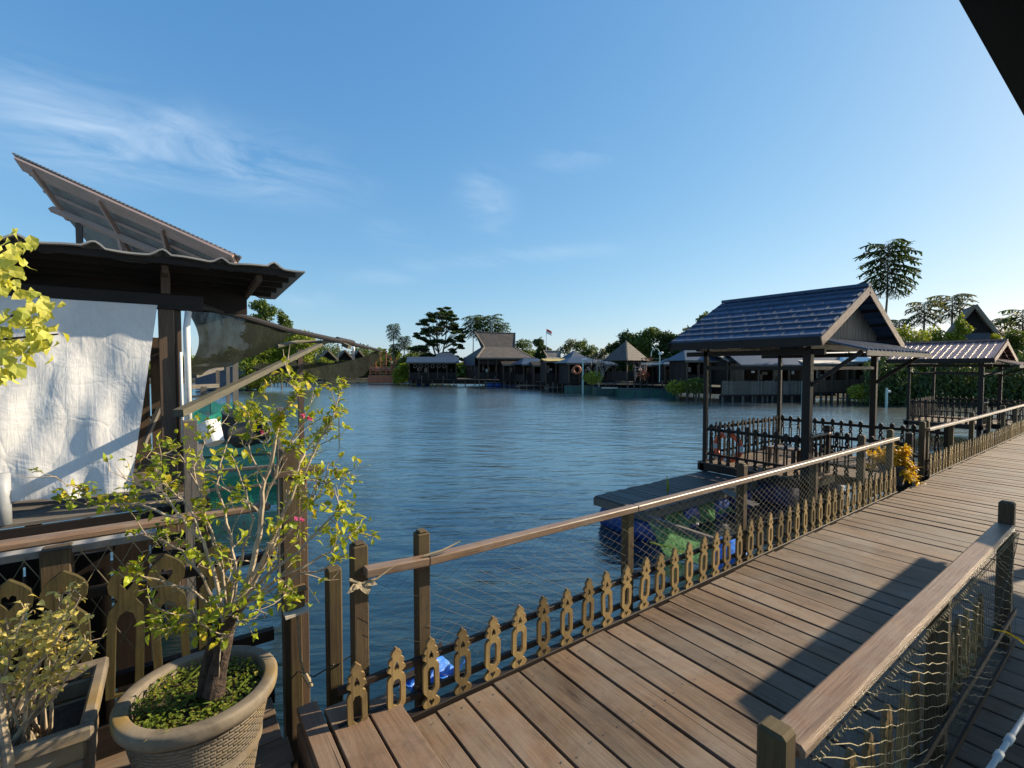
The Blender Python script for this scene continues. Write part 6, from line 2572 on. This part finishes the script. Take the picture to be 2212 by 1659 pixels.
def broad_tree(label, xc, d, yt, wpx, mt, seed, n=2600, leaf=.34, trunk_h=.35, depth=.8, lobes=9, group=None, ybot=None, name='broadleaf_tree', sparse=False):
    r = random.Random(seed)
    root = far_root(name, label, 'tree', xc, d, 0, group)
    H, W = zl(yt, d), wpx * px(d)
    zb = (zl(ybot, d) if ybot else H * trunk_h)
    ch = H - zb
    tips, clumps = [], []
    for i in range(lobes):
        a = r.uniform(0, 6.28)
        t = (i + .5) / lobes
        prof = math.sin(PI * (.12 + .80 * t)) ** .7
        rr = W * .5 * prof * r.uniform(.45, .75)
        c = Vector((math.cos(a) * rr * 1.05, math.sin(a) * rr * depth, zb + ch * (.12 + .78 * t)))
        s = W * r.uniform(.23, .35)
        clumps.append((c.x, c.y, c.z, s, s * .9, s * r.uniform(.55, .8)))
        tips.append(c)
    clumps.append((0, 0, zb + ch * .86, W * .16, W * .15, ch * .15))
    m = MB()
    rad = max(.07, W * .022)
    m.tube([(0, 0, -.2), (r.uniform(-.1, .1), 0, zb * .6), (r.uniform(-.2, .2), 0, zb + ch * .25), (0, 0, zb + ch * .8)], [rad * 1.3, rad, rad * .8, rad * .25], 7)
    for c in tips:
        st_ = Vector((0, 0, max(zb * .5, c.z - ch * r.uniform(.2, .4))))
        m.tube([st_, st_.lerp(c, .5) + Vector((0, 0, -.05 * W)), c], [rad * .5, rad * .33, rad * .1], 5)
    m.build('trunk', M['bark_far'], root, local=True)
    lf = MB()
    clumps.append((0, 0, zb + ch * .45, W * .36, W * .3, ch * .36))
    crown_clumps(lf, clumps, int(n * 2.6), leaf * 1.15, r, .2)
    lf.build('crown', M[mt], root, local=True)
    return root


def umbrella_tree(label, xc, d, yt, wpx, seed, mt='tree_dark'):
    """tall spreading tree whose foliage lies in flat tiers"""
    r = random.Random(seed)
    root = far_root('rain_tree', label, 'tree', xc, d, 0)
    H, W = zl(yt, d), wpx * px(d)
    m, lf = MB(), MB()
    rad = .24
    for k, (lx, top) in enumerate(((-.05, .9), (.12, .95), (-.2, .75))):
        m.tube([(lx * .3, .2 * k, -.2), (lx * W * .3, .2 * k, H * .3), (lx * W, .2 * k, H * .6), (lx * W * 1.2, .1 * k, H * top)], [rad, rad * .8, rad * .5, rad * .12], 7)
    tiers = [(.97, .10, .22), (.90, .02, .42), (.86, .25, .30), (.80, -.28, .38), (.76, .15, .42), (.70, -.15, .48), (.69, .36, .26), (.62, -.38, .30), (.60, .30, .36), (.55, -.05, .40), (.50, .42, .22), (.48, -.32, .40), (.42, .12, .34), (.38, -.22, .36), (.34, .33, .30), (.30, -.08, .4)]
    for (tz, tx, tw) in tiers:
        z = H * tz - .4
        for j in range(9):
            x = W * (tx + r.uniform(-.5, .5) * tw)
            y = W * r.uniform(-.3, .3)
            s = W * tw * r.uniform(.15, .27)
            crown_clumps(lf, [(x, y, z + r.uniform(-.6, .45), s * 1.1, s * 1.1, s * .42)], 260, .42, r, .7)
            a = Vector((W * tx * .3, 0, z - H * .14))
            m.tube([a, a.lerp(Vector((x, y, z - .1)), .6) + Vector((0, 0, .1)), (x, y, z)], [.08, .05, .02], 4)
    m.build('trunk', M['bark_far'], root, local=True)
    lf.build('crown', M[mt], root, local=True)
    return root


def frond_tree(label, xc, d, yt, cw_px, ch_px, seed, mt='tree_dark', nf=34, lean=0.0, group=None, cat='tree', wf=.125):
    """young feather-leaved tree: a slim trunk with tiers of long pinnate fronds"""
    r = random.Random(seed)
    root = far_root('feathery_tree', label, cat, xc, d, 0, group)
    H, W, CH = zl(yt, d), cw_px * px(d), ch_px * px(d)
    m, lf = MB(), MB()
    m.tube([(lean - .2, 0, -.2), (lean * .5, 0, H * .4), (.06, 0, H - CH), (0, 0, H - .1)], [.14, .11, .08, .02], 6)
    for i in range(nf):
        t = i / nf
        z0 = H - CH * (.06 + .84 * t)
        a = i * 2.399 + r.uniform(-.3, .3)
        L = W * .5 * (.45 + .6 * math.sin(PI * min(1, .25 + t * .75))) * r.uniform(.85, 1.1)
        lift = .55 - 1.0 * t
        d0 = Vector((math.cos(a), math.sin(a), 0))
        pts = []
        for k in range(9):
            s = k / 8
            pts.append(Vector((0, 0, z0)) + d0 * (L * s) + Vector((0, 0, L * (lift * s - .45 * s * s))))
        m.tube(pts, [.03, .028, .026, .024, .022, .02, .016, .012, .006], 3)
        sd = Vector((-d0.y, d0.x, 0))
        for k in range(2, 17):
            s = k / 16
            p = pts[int(s * 8)].lerp(pts[min(8, int(s * 8) + 1)], s * 8 - int(s * 8))
            wl_ = W * wf * (.6 + .7 * math.sin(PI * s)) + .06
            for sg in (-1, 1):
                e = p + sd * sg * wl_ * r.uniform(.6, 1.3) + d0 * wl_ * r.uniform(-.1, .6) + Vector((0, 0, -wl_ * r.uniform(.0, .8)))
                w_ = d0 * (L / 27)
                lf.add([p - w_, p + w_, e + w_ * .8, e - w_ * .6], [(0, 1, 2, 3)])
    m.build('trunk', M['bark_far'], root, local=True)
    lf.build('crown', M[mt], root, local=True)
    return root


umbrella_tree('tall dark tree with flat spreading tiers of foliage left of the horned hall', 950, 95, 660, 112, 1)
fg = 'feathery trees on the far shore'
for i, (x, d, yt, cw, ch, lab) in enumerate(((850, 92, 699, 30, 36, 'slim feathery tree standing alone, taller of the pair left of the big dark tree'), (873, 90, 726, 28, 30, 'shorter feathery tree of the pair left of the big dark tree'),
                                             (853, 93, 742, 24, 22, 'low feathery crown under the slim tall feathery tree'),
                                             (1022, 96, 681, 44, 46, 'feathery tree just left of the horned ridge, first of the four behind the hall'), (1042, 98, 683, 40, 50, 'feathery tree over the middle of the horned ridge, second of the four behind the hall'),
                                             (1064, 96, 679, 44, 56, 'tallest feathery tree of the four behind the hall, third along the ridge'), (1085, 97, 697, 36, 44, 'lower feathery tree at the right end of the horned ridge'))):
    frond_tree(lab, x, d, yt, cw, ch, 50 + i, 'tree_mid', 34, 0, fg, wf=.19)
frond_tree('tall feathery tree rising right behind the blue roofed pavilion', 1911, 44, 524, 102, 116, 71, 'tree_dark', 50, -.3, wf=.14)
for i, (x, d, yt, cw, ch, mt, lab) in enumerate(((1992, 46, 652, 70, 46, 'tree_pale', 'pale feathery tree above the reddish roof, leftmost of the row'), (2052, 48, 638, 84, 50, 'tree_pale', 'pale feathery tree just left of the grey A-frame gable'),
                                             (2140, 50, 690, 74, 44, 'tree_pale', 'pale feathery tree behind the right slope of the grey gable'), (2205, 47, 668, 76, 52, 'tree_mid', 'feathery tree cut by the right edge of the photo'),
                                             (1940, 45, 690, 50, 40, 'tree_mid', 'low feathery tree beside the right bargeboard of the pavilion'))):
    frond_tree(lab, x, d, yt, cw, ch, 90 + i, mt, 26, 0, 'feathery trees over the reddish roof')

bt = 'broadleaf trees along the left shore'
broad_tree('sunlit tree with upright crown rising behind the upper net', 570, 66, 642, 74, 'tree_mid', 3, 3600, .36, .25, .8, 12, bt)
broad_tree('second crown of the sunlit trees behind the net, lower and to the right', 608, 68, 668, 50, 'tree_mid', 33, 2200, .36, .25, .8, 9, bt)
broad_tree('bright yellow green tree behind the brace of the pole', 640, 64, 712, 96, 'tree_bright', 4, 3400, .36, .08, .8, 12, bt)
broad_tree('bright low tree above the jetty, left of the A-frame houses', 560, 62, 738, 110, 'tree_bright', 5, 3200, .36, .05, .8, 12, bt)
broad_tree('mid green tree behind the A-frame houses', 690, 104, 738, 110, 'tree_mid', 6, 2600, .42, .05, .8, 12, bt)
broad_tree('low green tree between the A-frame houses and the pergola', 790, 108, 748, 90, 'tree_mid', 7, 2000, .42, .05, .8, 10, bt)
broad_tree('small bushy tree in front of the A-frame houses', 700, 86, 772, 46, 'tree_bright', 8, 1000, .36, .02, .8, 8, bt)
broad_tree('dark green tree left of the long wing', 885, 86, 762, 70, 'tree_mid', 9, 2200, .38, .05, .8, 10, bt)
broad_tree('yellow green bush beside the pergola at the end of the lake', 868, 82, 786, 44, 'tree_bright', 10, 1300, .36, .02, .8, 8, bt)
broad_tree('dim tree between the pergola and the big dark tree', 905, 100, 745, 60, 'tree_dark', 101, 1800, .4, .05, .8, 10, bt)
ct = 'broadleaf trees behind the far huts'
broad_tree('flat crowned green tree right of the horned hall', 1120, 98, 735, 66, 'tree_mid', 11, 2200, .40, .1, .8, 10, ct)
broad_tree('low green tree behind the small horned hut', 1135, 100, 756, 60, 'tree_mid', 111, 1700, .40, .05, .8, 10, ct)
broad_tree('conical dark tree at the foot of the flagpole', 1168, 92, 727, 46, 'tree_dark', 12, 2200, .36, .08, .8, 11, ct)
broad_tree('open twiggy tree right of the flagpole', 1230, 88, 732, 50, 'tree_pale', 13, 1300, .36, .1, .8, 10, ct)
broad_tree('grey green tree behind the bare tree', 1262, 86, 730, 56, 'tree_mid', 14, 1700, .38, .08, .8, 10, ct)
broad_tree('sparse pale tree just left of the pyramid hut', 1300, 84, 752, 50, 'tree_pale', 15, 1200, .36, .08, .8, 9, ct)
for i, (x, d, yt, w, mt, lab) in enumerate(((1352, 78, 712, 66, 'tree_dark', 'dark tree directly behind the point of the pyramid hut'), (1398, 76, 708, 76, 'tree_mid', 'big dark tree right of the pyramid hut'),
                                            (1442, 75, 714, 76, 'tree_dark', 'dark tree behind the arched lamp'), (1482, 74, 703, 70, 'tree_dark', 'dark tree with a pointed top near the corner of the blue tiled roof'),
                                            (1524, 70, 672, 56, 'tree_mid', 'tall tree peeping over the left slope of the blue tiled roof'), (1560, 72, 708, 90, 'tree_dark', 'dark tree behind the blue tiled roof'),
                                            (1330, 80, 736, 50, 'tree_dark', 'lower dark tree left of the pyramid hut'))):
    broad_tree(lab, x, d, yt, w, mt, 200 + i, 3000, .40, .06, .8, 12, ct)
rt = 'bushy trees on the right shore'
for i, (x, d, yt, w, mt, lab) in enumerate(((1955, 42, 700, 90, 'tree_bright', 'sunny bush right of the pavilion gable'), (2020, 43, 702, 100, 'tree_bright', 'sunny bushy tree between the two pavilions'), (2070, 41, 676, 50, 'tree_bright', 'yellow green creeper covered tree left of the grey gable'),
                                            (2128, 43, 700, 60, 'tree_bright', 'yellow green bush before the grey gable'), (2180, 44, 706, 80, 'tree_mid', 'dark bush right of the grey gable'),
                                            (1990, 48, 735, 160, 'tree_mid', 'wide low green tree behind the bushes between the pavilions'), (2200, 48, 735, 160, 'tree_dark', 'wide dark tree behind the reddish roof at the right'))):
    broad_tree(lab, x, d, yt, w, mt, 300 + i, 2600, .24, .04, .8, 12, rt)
root = hut('gable_house', 'grey boarded gable house above the reddish roof of the far pavilion', 2089, 44, R(-34), 2.5, 3.2, 722, 664, 'aframe', 790, 'shinglelight', stilts=False, group=None, cat='house', over=.25)[0]
m = MB()
m.box((-1.2, -1.4, .2), (1.2, 1.6, zl(722, 44)), 0)
m.build('house_wall', M['bluesheetroof'], root, local=True)

# dark undergrowth along the right shore: nobody could count it
r = random.Random(500)
lf = MB()
for k in range(16000):
    x = r.uniform(1868, 2330)
    d = r.uniform(37, 41)
    top = 782 + 16 * math.sin(x * .045) + 9 * math.sin(x * .13)
    y = top + (872 - top) * (r.random() ** .9)
    p = at(x, y, d)
    s = r.uniform(.16, .36)
    a = Vector((r.uniform(-.5, .5), r.uniform(-.5, .5), r.uniform(-.5, 1.2))).normalized()
    b = a.cross(rnd_dir(r)).normalized()
    lf.add([p - a * s, p + b * s * .22, p + a * s, p - b * s * .22], [(0, 1, 2, 3)])
tag(lf.build('undergrowth', M['tree_dark']), 'dark mass of undergrowth along the right shore behind the pavilions', 'undergrowth', None, 'stuff')
for i, (x, y, d, n_, lab) in enumerate(((1862, 842, 38, 170, 'pale drooping palm at the water seen between the pavilion posts'), (1505, 824, 43, 200, 'bushy potted shrub in front of the blue roofed hut'), (1462, 830, 44, 150, 'yellow green shrub behind the white work table'),
                                        (1282, 806, 50, 140, 'yellow shrub at the left of the bare tree'))):
    root = far_root('shore_shrub', lab, 'shrub', x, d, 0, 'shrubs at the foot of the far huts')
    zt = zl(y, d)
    lf, m = MB(), MB()
    m.tube([(0, 0, -.3), (.05, 0, zt)], [.06, .03], 5)
    for k in range(n_ * 4):
        dd = rnd_dir(r)
        q = r.random() ** .5
        card(lf, (dd.x * 1.15 * q, dd.y * .7 * q, zt * .8 + dd.z * .75 * q), .26, r, .2)
    m.build('trunk', M['bark_far'], root, local=True)
    lf.build('crown', M[['tree_bright', 'tree_mid', 'tree_bright', 'tree_bright'][i]], root, local=True)

# the wood behind everything reads as one mass
lf = MB()
for k in range(26000):
    x = r.uniform(-260, 2420)
    d = r.uniform(108, 122) if x < 1350 else r.uniform(82, 96)
    d = d if x < 1780 else r.uniform(55, 64)
    top = 768 + 9 * math.sin(x * .021) + 7 * math.sin(x * .057 + 1) + 4 * math.sin(x * .16)
    y = top + (812 - top) * (r.random() ** .8)
    p = at(x, y, d)
    s_ = r.uniform(.5, 1.1) * d / 110
    a = Vector((r.uniform(-1, 1), r.uniform(-1, 1), r.uniform(-.5, .8))).normalized()
    b = a.cross(rnd_dir(r)).normalized()
    lf.add([p - a * s_, p + b * s_ * .5, p + a * s_, p - b * s_ * .5], [(0, 1, 2, 3)])
tag(lf.build('far_woods', M['tree_mid']), 'far green wood closing the horizon behind the houses round the lake', 'woods', None, 'stuff')

# walkway that strings the far huts together
root = far_root('shore_walkway', 'dark plank walkway on stilts linking the far huts along the water', 'walkway', 1200, 62, 0)
wp = [(884, 820, 77.5), (1000, 820, 75), (1130, 822, 72), (1215, 824, 60), (1330, 826, 54), (1450, 828, 50), (1560, 832, 46)]
m, g = MB(), MB()
for i in range(len(wp) - 1):
    a, b = at(*wp[i]), at(*wp[i + 1])
    m.bar((a.x, a.y, .05), (b.x, b.y, .05), 1.5, .12)
    g.bar((a.x, a.y, -.30), (b.x, b.y, -.30), .08, .55)
m.build('walkway_deck', M['farwood'], root)
g.build('dark_skirt', M['farwood'], root)
for i in range(len(wp) - 1):
    a, b = at(*wp[i]), at(*wp[i + 1])
    n_ = max(2, int((b - a).length / 1.6))
    for k in range(n_):
        p = a.lerp(b, k / n_)
        m = MB()
        m.bar((p.x, p.y - .75, -1.8), (p.x, p.y - .75, .1 + (.6 if k % 2 else 0)), .12, .12)
        m.build('stilt', M['greywood'], root)
